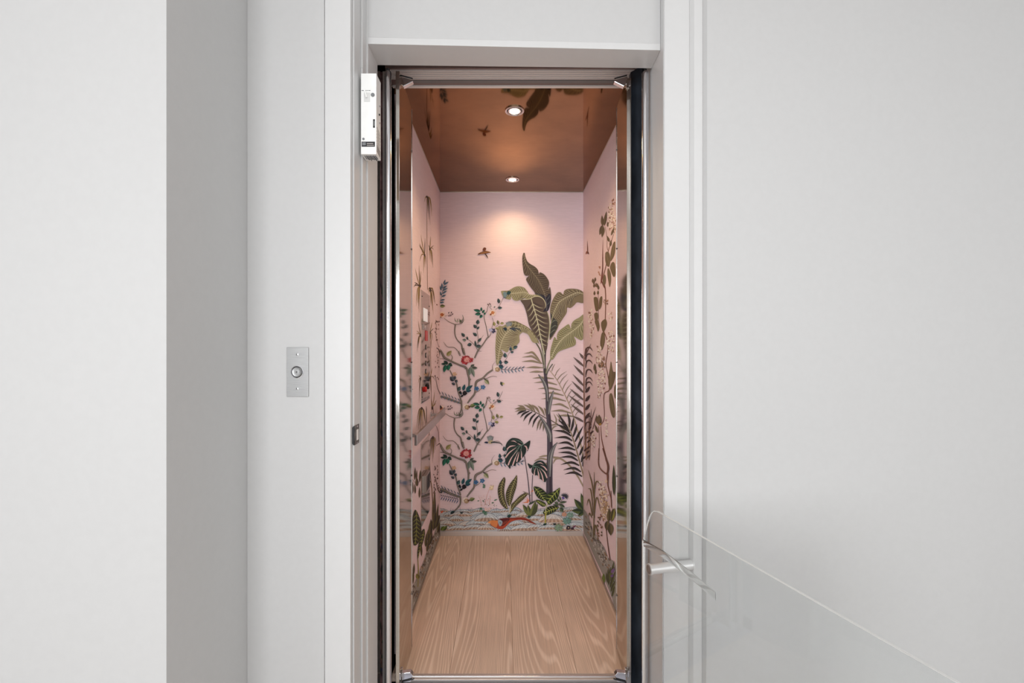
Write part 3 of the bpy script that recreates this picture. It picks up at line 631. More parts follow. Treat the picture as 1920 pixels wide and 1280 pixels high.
leafE = [(1245, 915), (1180, 960), (1110, 1000), (1075, 1050), (1068, 1110), (1040, 1050), (980, 1085), (910, 1140), (880, 1200), (882, 1260), (850, 1220), (820, 1300), (795, 1400), (792, 1490), (800, 1518), (832, 1515), (902, 1420), (1022, 1370), (1122, 1330), (1134, 1270), (1110, 1215), (1170, 1250), (1215, 1262), (1245, 1200), (1248, 1000)]
B.veined(leafE, [(1240, 980), (1190, 1060), (1080, 1150), (960, 1240), (870, 1360), (808, 1495)], (150, 148, 110), (102, 100, 72), (196, 194, 162), 24, sweep=-.6, ribw=1.5, vw=.42)
leafB = [(140, 610), (145, 640), (170, 690), (215, 715), (265, 720), (275, 680), (300, 725), (360, 740), (420, 705), (500, 715), (560, 690), (620, 680), (680, 690), (640, 665), (590, 655), (520, 655), (480, 600), (440, 560), (370, 545), (310, 560), (240, 600), (190, 605)]
B.veined(leafB, [(165, 625), (260, 640), (360, 635), (450, 625), (520, 655), (600, 668)], (156, 152, 116), (112, 106, 80), (196, 192, 160), 18, sweep=.6, vw=.42)
leafF = [(100, 1080), (72, 1200), (66, 1290), (62, 1380), (68, 1500), (72, 1572), (98, 1592), (140, 1500), (168, 1450), (140, 1388), (212, 1425), (240, 1395), (262, 1330), (300, 1400), (348, 1330), (384, 1280), (382, 1200), (415, 1165), (440, 1160), (500, 1190), (560, 1290), (640, 1290), (600, 1220), (540, 1140), (440, 1075), (340, 1080), (220, 1050), (160, 1075)]
B.veined(leafF, [(560, 1150), (480, 1095), (400, 1085), (300, 1110), (215, 1165), (150, 1280), (115, 1420), (92, 1560)], (158, 152, 118), (112, 100, 78), (198, 192, 162), 26, sweep=.6, ribw=1.3, vw=.42)
B.veined([(215, 1040), (250, 1015), (330, 1010), (420, 1050), (500, 1095), (570, 1160), (620, 1240), (650, 1320), (590, 1240), (530, 1160), (450, 1100), (380, 1085), (300, 1095), (230, 1085)], [(240, 1035), (330, 1045), (430, 1075), (520, 1135), (620, 1270)], (132, 126, 92), (96, 84, 66), (180, 176, 140), 10, sweep=.4)
leafC = [(395, 725), (440, 800), (470, 880), (490, 960), (510, 1060), (560, 1150), (620, 1230), (660, 1300), (690, 1400), (740, 1400), (762, 1290), (780, 1180), (785, 1080), (775, 960), (750, 880), (700, 885), (720, 840), (735, 780), (710, 720), (660, 680), (580, 680), (520, 712), (460, 720)]
B.veined(leafC, [(540, 712), (570, 820), (600, 920), (630, 1050), (660, 1200), (690, 1340)], (92, 80, 70), (70, 58, 56), (196, 196, 164), 9, sweep=-.75, ribw=1.9, vw=.8)
B.line([(395, 725), (460, 722), (520, 714), (580, 684), (650, 684), (705, 722), (733, 790), (722, 840)], [.5, 1, 1.2, 1.4, 1.4, 1.4, 1.2, .5], (204, 202, 168)); B.line([(752, 885), (776, 960), (784, 1080), (774, 1200), (755, 1300)], 1.2, (188, 190, 158))
B.line([(660, 1200), (690, 1340), (715, 1450)], 2.2, (190, 192, 166))
B.done('banana_tree_print', wb, 'large olive and brown banana tree painted on the back wall')
# ---- dark fronds by the right corner
B.tf = fr(*T4)
for tip, base in (((1035, 150), (1097, 230)), ((955, 205), (1097, 330)), ((960, 310), (1097, 450)), ((950, 435), (1097, 590)), ((935, 525), (1097, 680)), ((910, 625), (1097, 780)), ((890, 710), (1097, 870)), ((920, 830), (1097, 970)), ((940, 985), (1097, 1070))):
    B.line([base, (base[0]*.55+tip[0]*.45, base[1]*.6+tip[1]*.4-6), tip], [2.5, 4.2, .3], (86, 72, 70)); B.line([base, (base[0]*.6+tip[0]*.4, base[1]*.6+tip[1]*.4), tip], [.4, .9, .2], (126, 112, 104))
B.tf = fr(*T6)
for q in ([(885, 300), (830, 220), (755, 100)], [(905, 340), (840, 260), (750, 180)], [(915, 365), (830, 290), (725, 245)], [(930, 405), (830, 345), (690, 330)], [(945, 468), (850, 420), (705, 430)], [(965, 545), (870, 490), (745, 505)], [(985, 592), (880, 560), (750, 578)], [(1005, 675), (900, 625), (755, 625)], [(1020, 735), (920, 680), (775, 690)], [(1037, 797), (930, 755), (790, 785)], [(1060, 880), (960, 830), (825, 857)], [(1075, 942), (970, 890), (840, 912)],
          [(905, 290), (905, 190), (875, 90)], [(925, 340), (950, 250), (960, 155)], [(955, 412), (985, 330), (1005, 240)], [(980, 480), (1030, 380), (1092, 265)], [(1010, 572), (1050, 480), (1095, 390)], [(1040, 660), (1070, 590), (1097, 520)], [(1065, 752), (1080, 690), (1098, 620)], [(1085, 810), (1092, 760), (1099, 720)]):
    B.line(q, [2.2, 4.4, .3], (24, 20, 22))
    B.line([q[0], q[1], ((q[1][0]+q[2][0])/2, (q[1][1]+q[2][1])/2)], [.3, .6, .2], (96, 88, 84))
B.line([(880, 240), (930, 370), (990, 560), (1040, 740), (1090, 920), (1100, 1000)], [1.2, 2, 2.4, 2.8, 3.2, 3.4], (158, 142, 114)); B.line([(933, 372), (993, 562), (1043, 742), (1093, 922)], .7, (110, 94, 74))
B.line([(1097, 860), (1097, 1280)], [2, 4], (136, 112, 88))
B.done('dark_palm_frond_print', wb, 'black and brown palm fronds painted in the right corner')
# ---- flowering branches, painted twice one above the other
TE, DK, GG, OV, NV = (30, 112, 92), (44, 58, 64), (132, 148, 138), (132, 130, 78), (36, 36, 60)
BRN = (112, 104, 98)
def branch(q, w):
    B.line(q, w, (84, 76, 74)); B.line([(x+1.5, y-2) for x, y in q], [v*.5 for v in w] if isinstance(w, (list, tuple)) else w*.5, (138, 132, 122))
def petals(cx, cy, r, n, c1, c2, wd=.55, rot=0):
    for i in range(n):
        a = rot+2*math.pi*i/n+random.uniform(-.2, .2); B.leaf(cx+r*.1*math.cos(a), cy+r*.1*math.sin(a), cx+r*math.cos(a), cy+r*math.sin(a)*.9, r*wd, c1, c2)
def flower_tree(dx, dy, top):
    B.tf = fr(*T1, dx, dy)
    if top or True:
        branch([(120, 700), (200, 760), (305, 805)], [.9, 1, 1.4]); branch([(312, 800), (300, 900), (310, 1000), (350, 1080), (410, 1140), (430, 1220), (455, 1300)], [2.6, 2.2, 2, 2, 2.6, 3, 3.6])
    branch([(320, 805), (420, 785), (458, 720)], [1.2, .8, .4]); branch([(110, 1110), (180, 1190), (290, 1200), (375, 1285), (400, 1340)], [.4, 1, 1.2, 1.4, 1])
    branch([(865, 490), (850, 580), (800, 660), (840, 850), (870, 1010)], [.8, .9, 1.2, 1.3, 1.8]); branch([(880, 1015), (840, 1060), (780, 1150), (700, 1250), (640, 1380)], [2.6, 2, 2.2, 2.8, 2.6])
    branch([(1130, 350), (1060, 490), (995, 555)], [.6, .7, .6]); branch([(880, 490), (950, 570)], [.6, .5]); branch([(940, 690), (960, 760), (930, 880), (920, 960), (885, 1020)], [.5, .7, .8, .9, 1.2])
    branch([(680, 790), (680, 900), (700, 1020), (690, 1130)], [.5, .7, .8, 1]); branch([(695, 1130), (790, 990)], [1, .4]); branch([(480, 1020), (600, 1120), (660, 1190), (695, 1250)], [.5, .7, .9, 1.2]); branch([(990, 850), (1080, 790)], [.7, .5])
    for a in ((740, 580, 620, 555, 42), (745, 622, 645, 630, 46), (770, 640, 728, 698, 42)): B.leaf(*a, TE, (20, 70, 62))
    for a in ((755, 580, 755, 508, 30), (770, 612, 812, 555, 34), (800, 640, 828, 600, 28)): B.leaf(*a, (24, 74, 64), TE)
    for a in ((690, 803, 700, 722, 52), (670, 868, 622, 808, 46), (680, 888, 722, 842, 30), (680, 1003, 608, 948, 44), (470, 1015, 413, 952, 44), (520, 1072, 510, 1008, 28), (590, 1140, 512, 1162, 50), (700, 1102, 758, 1036, 38), (665, 1185, 645, 1078, 32), (668, 1188, 748, 1165, 50), (1062, 445, 1040, 358, 44), (1038, 525, 1112, 520, 40)): B.leaf(*a, DK, (66, 92, 92))
    for a in ((495, 1080, 430, 1065, 40), (970, 522, 992, 490, 18), (910, 500, 925, 480, 16)): B.leaf(*a, GG, (90, 104, 102))
    for a in ((980, 832, 970, 758, 40), (1080, 792, 1142, 780, 36), (1062, 880, 990, 868, 40)): B.leaf(*a, OV, (170, 166, 110))
    B.leaf(1050, 802, 1030, 733, 40, (84, 84, 70), OV)
    for x, y in ((855, 468), (885, 455), (900, 470), (870, 480)): B.leaf(x, y, x+22, y-14, 12, (60, 40, 44))
    for q in ([(300, 690), (310, 740), (350, 770)], [(345, 705), (350, 740), (360, 765)], [(430, 640), (445, 690), (430, 740), (380, 780)], [(460, 710), (440, 760), (390, 785)], [(370, 700), (385, 740), (380, 765)]): B.line(q, [.4, 1.3, .8] if len(q) == 3 else [.4, 1.3, 1.6, .8], (98, 108, 96))
    B.leaf(385, 765, 410, 720, 26, (112, 128, 96), (60, 76, 60)); B.leaf(350, 765, 325, 735, 20, (200, 204, 190))
    petals(945, 610, 68, 9, (240, 220, 208), (226, 202, 192), .8); petals(950, 605, 34, 5, (190, 108, 52), (214, 146, 84), .8); B.leaf(900, 640, 935, 630, 30, (150, 84, 50))
    petals(85, 640, 60, 9, (240, 220, 206), (224, 198, 186), .8); petals(82, 640, 34, 5, (186, 104, 48), (160, 78, 30), .9); B.leaf(60, 670, 70, 690, 20, (140, 70, 30))
    for x, y in ((200, 605), (245, 600), (265, 628), (235, 650), (205, 655)): B.leaf(x-12, y+14, x+10, y-12, 15, (74, 54, 72))
    B.line([(130, 665), (200, 640), (250, 625)], .4, (90, 80, 90))
    petals(955, 915, 52, 5, (66, 70, 110), (40, 42, 72), .55, .4); petals(915, 900, 38, 5, (178, 180, 214), (196, 196, 224), .7)
    B.tf = fr(*T3, dx, dy)
    branch([(0, 100), (60, 150), (110, 240), (200, 290), (330, 350), (430, 390), (460, 480), (480, 570), (475, 670)], [3, 3.5, 4, 3.4, 3.2, 3.6, 3.6, 3.4, 2.8])
    branch([(35, 255), (110, 262)], [.7, 1.2]); branch([(210, 290), (228, 235), (203, 195)], [1.6, 1.2, .5]); branch([(410, 200), (385, 100)], [3.6, 3.6]); branch([(340, 215), (318, 165), (335, 140)], [1.2, 1.4, .4]); branch([(600, 140), (662, 148)], [1, .3])
    branch([(190, 430), (240, 530), (290, 630), (310, 740), (345, 840), (360, 900)], [1.6, 2.2, 2.4, 2.2, 2.6, 3]); branch([(830, 425), (750, 480), (680, 550), (590, 600), (570, 690), (560, 780), (500, 860), (455, 922)], [3, 3, 3.2, 4.4, 3.4, 3.2, 3.2, 2.4])
    branch([(690, 550), (730, 555), (820, 520), (895, 530)], [1.2, 1.2, .8, .3]); branch([(570, 765), (625, 735), (665, 695)], [1.2, 1.1, .8]); branch([(50, 820), (120, 840), (230, 880), (350, 925)], [3.4, 4, 3.6, 2.4]); branch([(830, 420), (828, 360), (872, 300)], [1, .7, .3])
    branch([(940, 335), (1020, 280), (1080, 170), (1170, 90)], [.6, .6, .6, .4]); branch([(500, 560), (485, 590)], [2.5, 1]); branch([(410, 400), (440, 385)], [4, 3])
    for a in ((160, 342, 98, 288, 42), (130, 338, 58, 334, 28), (168, 330, 228, 368, 46)): B.leaf(*a, (24, 66, 56), (18, 46, 42))
    for a in ((130, 350, 98, 462, 48), (168, 345, 165, 436, 50)): B.leaf(*a, (28, 116, 92), (20, 84, 70))
    B.leaf(143, 215, 218, 138, 50, OV, (166, 162, 118))
    for a in ((500, 382, 558, 342, 34), (522, 396, 604, 395, 34)): B.leaf(*a, (58, 68, 62), (92, 104, 94))
    for a in ((500, 380, 478, 512, 48), (510, 390, 558, 534, 42)): B.leaf(*a, GG, (96, 112, 104))
    for a in ((250, 592, 193, 525, 56), (262, 570, 270, 510, 34), (270, 645, 215, 620, 34), (275, 615, 300, 570, 36)): B.leaf(*a, (46, 50, 64), (76, 92, 104))
    B.leaf(310, 738, 348, 672, 46, (48, 70, 76), (70, 100, 100))
    for a in ((385, 735, 415, 640, 40), (430, 722, 532, 655, 42), (428, 742, 512, 730, 42), (360, 800, 350, 740, 26)): B.leaf(*a, (26, 92, 96), (34, 70, 92))
    B.leaf(378, 770, 452, 776, 60, (22, 20, 30)); B.leaf(345, 785, 345, 738, 34, (22, 20, 30)); B.leaf(350, 830, 400, 795, 24, (30, 34, 40))
    B.leaf(712, 568, 778, 642, 50, (112, 122, 84), (172, 176, 140)); B.line([(700, 555), (735, 580)], [2.4, 1], (50, 46, 46))
    for a in ((1098, 142, 1102, 80, 36), (1140, 102, 1202, 68, 42), (1098, 165, 1148, 153, 28), (1022, 242, 1008, 168, 46), (1000, 312, 1066, 310, 44)): B.leaf(*a, DK, (62, 100, 104))
    for a in ((950, 345, 945, 275, 36), (988, 392, 920, 355, 52)): B.leaf(*a, (28, 84, 92), (40, 56, 74))
    # peony
    for k in range(46):
        a = random.uniform(0, 6.283); r0 = random.uniform(30, 62); r1 = r0+random.uniform(25, 50); x, y = 443, 275
        B.leaf(x+r0*math.cos(a), y+r0*.78*math.sin(a), x+r1*math.cos(a+.12), y+r1*.78*math.sin(a+.12), 26, random.choice([(136, 24, 40), (160, 34, 48), (104, 18, 32), (190, 84, 92)]), random.choice([(178, 52, 62), None]))
    petals(445, 275, 50, 10, (226, 170, 168), (204, 120, 122), .5); petals(450, 278, 26, 6, (206, 110, 104), (236, 190, 184), .6)
    # cream buds
    for x, y in ((895, 415), (440, 980)):
        petals(x-10, y-10, 52, 8, (238, 226, 220), (228, 214, 208), .9); petals(x+8, y+4, 42, 6, (176, 150, 118), (150, 120, 92), .9, .3); B.leaf(x-8, y-14, x+12, y+14, 30, (206, 186, 156))
    B.leaf(490, 970, 575, 945, 46, (132, 140, 92), (86, 102, 60)); B.leaf(470, 985, 500, 965, 24, (96, 60, 50))
    petals(590, 705, 42, 5, (72, 130, 176), (46, 88, 140), .6); petals(685, 682, 42, 5, (86, 140, 184), (50, 90, 142), .6); petals(590, 705, 12, 4, (40, 50, 90), None)
    petals(262, 488, 38, 5, (222, 190, 160), (200, 160, 120), .55)
    # blue feather leaves
    for i in range(13):
        t = i/12; x, y = 50+290*t, 790+100*t
        if i % 2 == 0: B.leaf(x, y, x-30-6*t, y-66+22*t, 10, (84, 108, 134), (44, 58, 82)); B.leaf(x, y+2, x-34, y+56-10*t, 11, (110, 142, 168), (66, 92, 118), .1)
    for i in range(14):
        t = i/13; x, y = 955+330*t, 418-20*t+14*math.sin(3*t)
        if i % 2 == 0: B.leaf(x, y, x+52, y-58+20*t, 10, (84, 116, 140), (48, 66, 88)); B.leaf(x, y+2, x+34, y+62-20*t, 13, (112, 154, 178), (62, 88, 112))
    B.line([(950, 415), (1100, 425), (1280, 395), (1320, 385)], .8, (50, 60, 76))
flower_tree(0, 0, True)
B.tf = fr(*T1)
for tip, base in (((140, 38), (112, 125)), ((198, 75), (118, 130)), ((168, 142), (98, 200)), ((182, 183), (92, 232)), ((168, 228), (88, 285)), ((152, 300), (78, 335)), ((135, 380), (60, 395)), ((122, 425), (50, 436)), ((80, 98), (88, 195)), ((52, 145), (72, 225)), ((48, 240), (72, 312))): B.leaf(*base, *tip, 26, (44, 62, 84), (96, 132, 158))
B.line([(50, 440), (75, 320), (95, 230), (125, 110)], .7, (50, 58, 70)); B.leaf(50, 495, 138, 490, 46, (76, 84, 50), (140, 146, 100))
flower_tree(-1.25, 175, False)
B.tf = fr(*T3)
branch([(360, 880), (365, 1000), (330, 1090), (285, 1105)], [3.4, 2.6, 2.4, 1]); branch([(755, 830), (735, 900), (715, 950), (690, 1005)], [1.6, .9, .9, 1.3]); branch([(985, 885), (900, 880), (795, 990), (815, 1080), (812, 1150)], [.3, .6, .8, .7, .5])
B.leaf(900, 885, 900, 862, 14, (60, 50, 50)); B.leaf(60, 1010, 45, 950, 30, (60, 50, 56))
B.tf = fr(*T7)
branch([(425, 480), (430, 600), (400, 670), (320, 750), (255, 795)], [3.8, 2.8, 2.6, 2.2, 1.4]); B.leaf(240, 800, 330, 760, 40, (26, 66, 66), (20, 40, 50)); B.leaf(420, 775, 470, 805, 22, (20, 50, 54)); B.leaf(425, 800, 490, 772, 20, (20, 50, 54))
for i in range(9):
    t = i/8; x, y = 60+330*t, 480+70*t; B.leaf(x, y, x-46, y-44, 11, (74, 80, 110), (60, 50, 70)); B.leaf(x, y, x-40, y+72, 15, (110, 126, 164), (70, 86, 120))
branch([(45, 355), (130, 370), (230, 430), (400, 500)], [4, 4.4, 4, 2.5]); B.leaf(100, 400, 50, 420, 30, (66, 74, 74))
B.done('flowering_branches_print', wb, 'blue and green flowering branches with red peonies on left of mural')
# ---- grey birds and butterfly
def greybird(cx, cy):
    B.tf = fr(cx, cy, 8)
    for i in range(7): B.leaf(10, 20, -40+i*17, -85+abs(i-3)*7, 24, (140, 150, 152), (96, 106, 112))
    B.P([(-25, 25), (0, 0), (35, -5), (50, 20), (35, 45), (-5, 45)], (186, 172, 138)); B.P([(-80, 30), (-55, 15), (-25, 22), (-25, 42), (-55, 42)], (30, 46, 76)); B.line([(20, 30), (80, 28), (160, 40), (190, 75)], [2.5, 2.2, 1.6, .8], (58, 66, 72)); B.line([(40, 20), (110, 10), (160, 18)], [1, .8, .3], (90, 96, 100))
greybird(918, 825); greybird(953, 612); B.leaf(20, 25, 130, 70, 16, (40, 56, 78)); B.leaf(30, 30, 120, 38, 14, (60, 74, 92)); B.leaf(-60, 30, -20, 55, 40, (24, 52, 62))
B.tf = fr(*T2); B.P([(165, 640), (185, 620), (215, 640), (210, 680), (180, 690)], (116, 142, 150)); B.P([(215, 630), (240, 610), (268, 625), (250, 655), (222, 655)], (26, 72, 76)); B.line([(170, 695), (210, 705)], [1.5, .5], (50, 100, 130))
B.tf = fr(*T3); B.leaf(965, 635, 948, 600, 22, (40, 48, 50)); B.leaf(965, 635, 940, 632, 20, (50, 60, 40)); B.leaf(965, 635, 975, 665, 20, (44, 50, 52)); B.leaf(968, 632, 1012, 632, 22, (200, 190, 130)); B.leaf(968, 630, 985, 612, 18, (96, 120, 90))
B.done('grey_birds_print', wb, 'grey blue birds and a moth painted between branches')
# ---- monsteras
B.tf = fr(*T6)
MG, MP = (26, 44, 42), (226, 190, 190)
B.line([(308, 670), (335, 850), (360, 1040), (382, 1290)], [1.4, 1.4, 1.6, 2], (76, 70, 84)); B.line([(415, 920), (408, 1100), (406, 1290)], [1.4, 1.4, 1.6], (84, 80, 92))
B.P([(160, 428), (230, 440), (280, 480), (300, 512), (380, 462), (376, 530), (346, 604), (334, 565), (326, 620), (300, 672), (272, 698), (245, 738), (205, 757), (180, 800), (132, 792), (115, 838), (85, 800), (60, 770), (50, 700), (64, 640), (92, 575), (120, 545), (90, 560), (60, 596), (55, 540), (80, 480), (120, 440)], MG)
for q, ww in (([(55, 690), (110, 620), (200, 558)], [2.6, 2.0, .3]), ([(90, 790), (130, 700), (212, 590)], [2.6, 1.8, .3]), ([(150, 795), (180, 710), (222, 615)], [2.6, 2.0, .3]), ([(204, 745), (222, 680), (238, 610)], [2.2, 1.8, .3]), ([(268, 700), (268, 640), (258, 575)], [1.8, 2.0, .3]), ([(345, 590), (330, 545), (300, 530)], [2.2, 2.4, .3]), ([(70, 580), (120, 540), (190, 530)], [1, 2.4, .4]), ([(130, 470), (170, 470), (205, 490)], [.4, 1.6, .3]), ([(215, 500), (240, 512), (262, 520)], [.3, 1.2, .3])): B.line(q, ww, MP)
for q in ([(300, 512), (240, 545), (180, 620), (110, 760)], [(300, 512), (215, 540), (120, 600)], [(270, 525), (262, 610), (280, 680)], [(240, 545), (205, 620), (190, 730)], [(295, 505), (220, 460), (140, 450)]): B.line(q, [1.1, .8, .5, .2] if len(q) == 4 else [.9, .6, .2], (112, 142, 130))
B.P([(350, 765), (412, 792), (440, 760), (490, 730), (550, 735), (600, 790), (606, 850), (604, 930), (600, 970), (585, 1015), (555, 1002), (530, 980), (500, 962), (480, 925), (440, 922), (402, 880), (405, 820), (378, 835)], MG)
for q, ww in (([(438, 925), (440, 880), (455, 825)], [2.2, 1.8, .3]), ([(502, 965), (492, 890), (478, 830)], [2.4, 2, .3]), ([(558, 1002), (540, 920), (502, 840)], [2.4, 2, .3]), ([(606, 960), (580, 890), (525, 832)], [2.4, 2, .3]), ([(606, 860), (570, 815), (520, 790)], [2.0, 2.2, .3]), ([(470, 765), (520, 758), (560, 780)], [.3, 1.6, .3])): B.line(q, ww, MP)
for q in ([(415, 800), (490, 815), (560, 880), (600, 960)], [(415, 800), (470, 830), (530, 960)], [(415, 800), (430, 850), (450, 900)], [(420, 795), (480, 760), (540, 745)]): B.line(q, [1, .8, .5, .2] if len(q) == 4 else [.9, .6, .2], (112, 142, 130))
B.done('monstera_print', wb, 'two dark split leaves painted left of the trunk')
# ---- broad leaved plants at the foot
B.tf = fr(*T7)
kw = dict(n=12, sweep=-.9, ribw=.9, vw=.5)
B.veined([(1230, 135), (1255, 170), (1248, 250), (1232, 380), (1250, 520), (1300, 715), (1220, 680), (1160, 600), (1125, 480), (1115, 360), (1140, 260), (1190, 180)], [(1228, 160), (1185, 300), (1180, 440), (1220, 580), (1290, 700)], (76, 70, 46), (48, 42, 34), (168, 162, 106), **kw)
B.tf = fr(*T5)
B.veined([(1190, 798), (1197, 870), (1182, 980), (1150, 1080), (1112, 1200), (1080, 1262), (1042, 1200), (1025, 1090), (1050, 1000), (1100, 910), (1150, 850)], [(1188, 815), (1140, 940), (1100, 1060), (1080, 1240)], (80, 74, 46), (46, 40, 32), (168, 162, 106), **kw)
B.tf = fr(*T8)
B.veined([(-40, 790), (-30, 660), (60, 560), (150, 470), (250, 420), (292, 440), (220, 530), (130, 610), (50, 690), (-20, 780)], [(270, 438), (150, 520), (60, 610), (-30, 760)], (82, 76, 46), (50, 44, 34), (168, 162, 106), **kw)
B.line([(-30, 640), (-40, 740), (-50, 800)], [2, 3, 1], (206, 196, 180)); B.leaf(-90, 860, -10, 830, 50, (30, 76, 70), (26, 50, 54))
for a in ((330, 850, 195, 632, 70), (335, 850, 290, 640, 60), (340, 850, 470, 620, 100), (345, 840, 440, 560, 60)): B.leaf(*a, (112, 120, 66), (70, 78, 48))
B.leaf(300, 640, 440, 560, 30, (58, 72, 60)); B.leaf(280, 870, 350, 850, 40, (26, 70, 66))
for q in ([(300, 575), (180, 605), (300, 600)], [(300, 580), (232, 535), (290, 560)], [(305, 580), (255, 485), (312, 560)], [(312, 575), (320, 505), (316, 590)], [(370, 385), (335, 405), (378, 395)], [(372, 380), (360, 345), (382, 385)], [(375, 382), (398, 362), (380, 400)]): B.P([q[0], q[1], q[2]], (232, 122, 62), False)
B.line([(195, 390), (270, 430), (350, 470)], [.3, 1.8, 1], (120, 112, 96))
ak = dict(n=6, sweep=-.5, ribw=1.0, vw=.75)
B.veined([(440, 550), (500, 555), (600, 600), (625, 655), (560, 675), (500, 632), (455, 595)], [(450, 560), (530, 610), (615, 655)], (36, 50, 26), (24, 32, 18), (160, 172, 90), **ak)
B.veined([(398, 308), (500, 320), (580, 370), (645, 450), (625, 520), (600, 565), (520, 542), (460, 490), (420, 420)], [(410, 320), (500, 420), (600, 560)], (36, 52, 26), (22, 30, 18), (160, 172, 90), **ak)
B.veined([(882, 328), (872, 430), (840, 520), (760, 592), (690, 640), (625, 570), (608, 500), (650, 440), (740, 410), (820, 360)], [(874, 340), (780, 440), (690, 550), (640, 660)], (54, 72, 30), (26, 36, 18), (172, 182, 92), **ak)
B.veined([(568, 792), (600, 730), (660, 680), (740, 660), (830, 668), (862, 690), (800, 752), (720, 800), (640, 832)], [(858, 690), (720, 735), (590, 790)], (34, 48, 22), (22, 30, 18), (172, 178, 84), **ak)
B.line([(640, 650), (618, 740), (612, 800)], [1.2, 1.6, 2], (196, 200, 150)); B.line([(618, 790), (614, 880), (612, 985)], [3, 2.6, 2], (176, 170, 74)); B.line([(606, 790), (604, 900)], .8, (110, 110, 46)); B.leaf(570, 1010, 640, 985, 34, (24, 60, 50)); B.leaf(750, 985, 820, 1000, 20, (30, 50, 54)); B.leaf(760, 1010, 810, 985, 20, (30, 50, 54))
for a in ((850, 620, 780, 590, 44), (860, 625, 975, 690, 46), (880, 600, 1010, 585, 36), (880, 590, 830, 520, 34), (900, 560, 870, 475, 26), (870, 640, 745, 640, 36), (880, 690, 945, 775, 60)): B.leaf(*a, (52, 70, 52), (92, 108, 84))
for i in range(9): a = -2.6+i*.42; B.leaf(965, 490, 965+85*math.cos(a), 490+72*math.sin(a), 17, (44, 50, 62), (70, 78, 92))
petals(940, 515, 32, 6, (110, 88, 180), (80, 62, 150), .5); B.line([(840, 660), (880, 600), (935, 530)], .8, (110, 100, 84))
for a in ((1320, 760, 1140, 530, 90), (1322, 700, 1268, 420, 60), (1322, 770, 1095, 745, 80), (1320, 780, 1215, 835, 60), (1325, 640, 1300, 480, 70)): B.leaf(*a, (84, 98, 52), (44, 58, 40))
for cx_, cy_, r_, c in ((960, 815, 55, (214, 160, 134)), (1070, 830, 70, (132, 164, 148)), (1010, 935, 90, (118, 162, 152)), (860, 1060, 90, (140, 168, 142)), (1035, 1060, 50, (54, 36, 50)), (1110, 1075, 34, (54, 26, 50))): petals(cx_, cy_, r_, 11, c, tuple(int(v*.8) for v in c), .34)
B.leaf(1030, 1055, 1050, 1062, 22, (206, 190, 150)); B.leaf(1120, 1060, 1180, 1010, 20, (120, 50, 90))
B.tf = fr(*T7)
for k in range(38):
    x, y = random.gauss(900, 75), random.uniform(480, 720); B.leaf(x, y, x+random.uniform(-22, 22), y-random.uniform(4, 18), 11, random.choice([(238, 206, 196), (226, 170, 158), (106, 140, 118), (70, 96, 84), (234, 222, 210)]))
for q in ([(880, 640), (900, 540), (940, 400), (980, 320)], [(960, 640), (975, 500), (970, 470)], [(810, 620), (800, 560), (760, 480)]): B.line(q, [.7, .5, .4, .3] if len(q) == 4 else [.6, .4, .3], (196, 120, 110))
for k in range(14): B.leaf(990+random.uniform(-45, 45), 320+random.uniform(-50, 50), 990+random.uniform(-45, 45), 320+random.uniform(-50, 50), 20, random.choice([(238, 222, 186), (228, 200, 170), (214, 190, 150)]))
for a in ((840, 262, 890, 300, 30), (835, 310, 890, 320, 30), (1000, 605, 1050, 600, 20), (1045, 560, 1110, 540, 20), (830, 570, 870, 560, 16), (740, 570, 780, 560, 16), (830, 780, 915, 760, 60), (880, 830, 910, 760, 50), (780, 700, 830, 730, 40)): B.leaf(*a, (66, 112, 92), (104, 140, 120))
petals(900, 725, 40, 7, (240, 216, 212), (222, 180, 176), .6); petals(960, 715, 30, 6, (238, 210, 206), (222, 180, 176), .6)
B.leaf(80, 1110, 130, 1030, 60, (84, 100, 40), (130, 146, 60)); B.leaf(110, 1110, 190, 1020, 50, (110, 126, 56), (60, 76, 34)); B.leaf(70, 790, 115, 745, 24, (214, 90, 60)); 
B.done('foot_plants_print', wb, 'green broad leaved plants painted along the rocks')
# ---- pheasant
B.P([(1150, 900), (1250, 880), (1380, 878), (1500, 872), (1620, 882), (1720, 932), (1828, 1003), (1740, 975), (1630, 925), (1480, 915), (1380, 940), (1330, 970), (1285, 1020), (1220, 1078), (1150, 1085), (1080, 1062), (1020, 1030), (980, 990), (1100, 930)], (178, 70, 44))
B.P([(1150, 905), (1250, 885), (1340, 890), (1300, 950), (1250, 1000), (1180, 1030), (1165, 960)], (86, 20, 24)); B.line([(1330, 895), (1480, 893), (1620, 905), (1720, 950), (1820, 1000)], [1.6, 1.8, 1.8, 1.4, .5], (112, 34, 26))
B.P([(935, 972), (955, 945), (1000, 925), (1060, 925), (1120, 935), (1110, 1000), (1090, 1050), (1040, 1040), (1000, 1010), (975, 980)], (222, 136, 78)); B.P([(1120, 925), (1160, 915), (1200, 950), (1190, 1010), (1150, 1030), (1125, 980)], (158, 176, 186)); B.leaf(940, 965, 1000, 945, 26, (236, 166, 100)); petals(1165, 970, 20, 5, (90, 104, 120), None)
for i in range(6): B.line([(1180+i*18, 1020-i*9), (1210+i*18, 960-i*8)], .4, (196, 90, 60))
B.line([(1120, 1080), (1112, 1110)], .6, (220, 120, 100)); B.line([(1180, 1080), (1172, 1112)], .6, (220, 120, 100))
B.done('pheasant_print', wb, 'orange red pheasant painted walking at the foot of the mural')

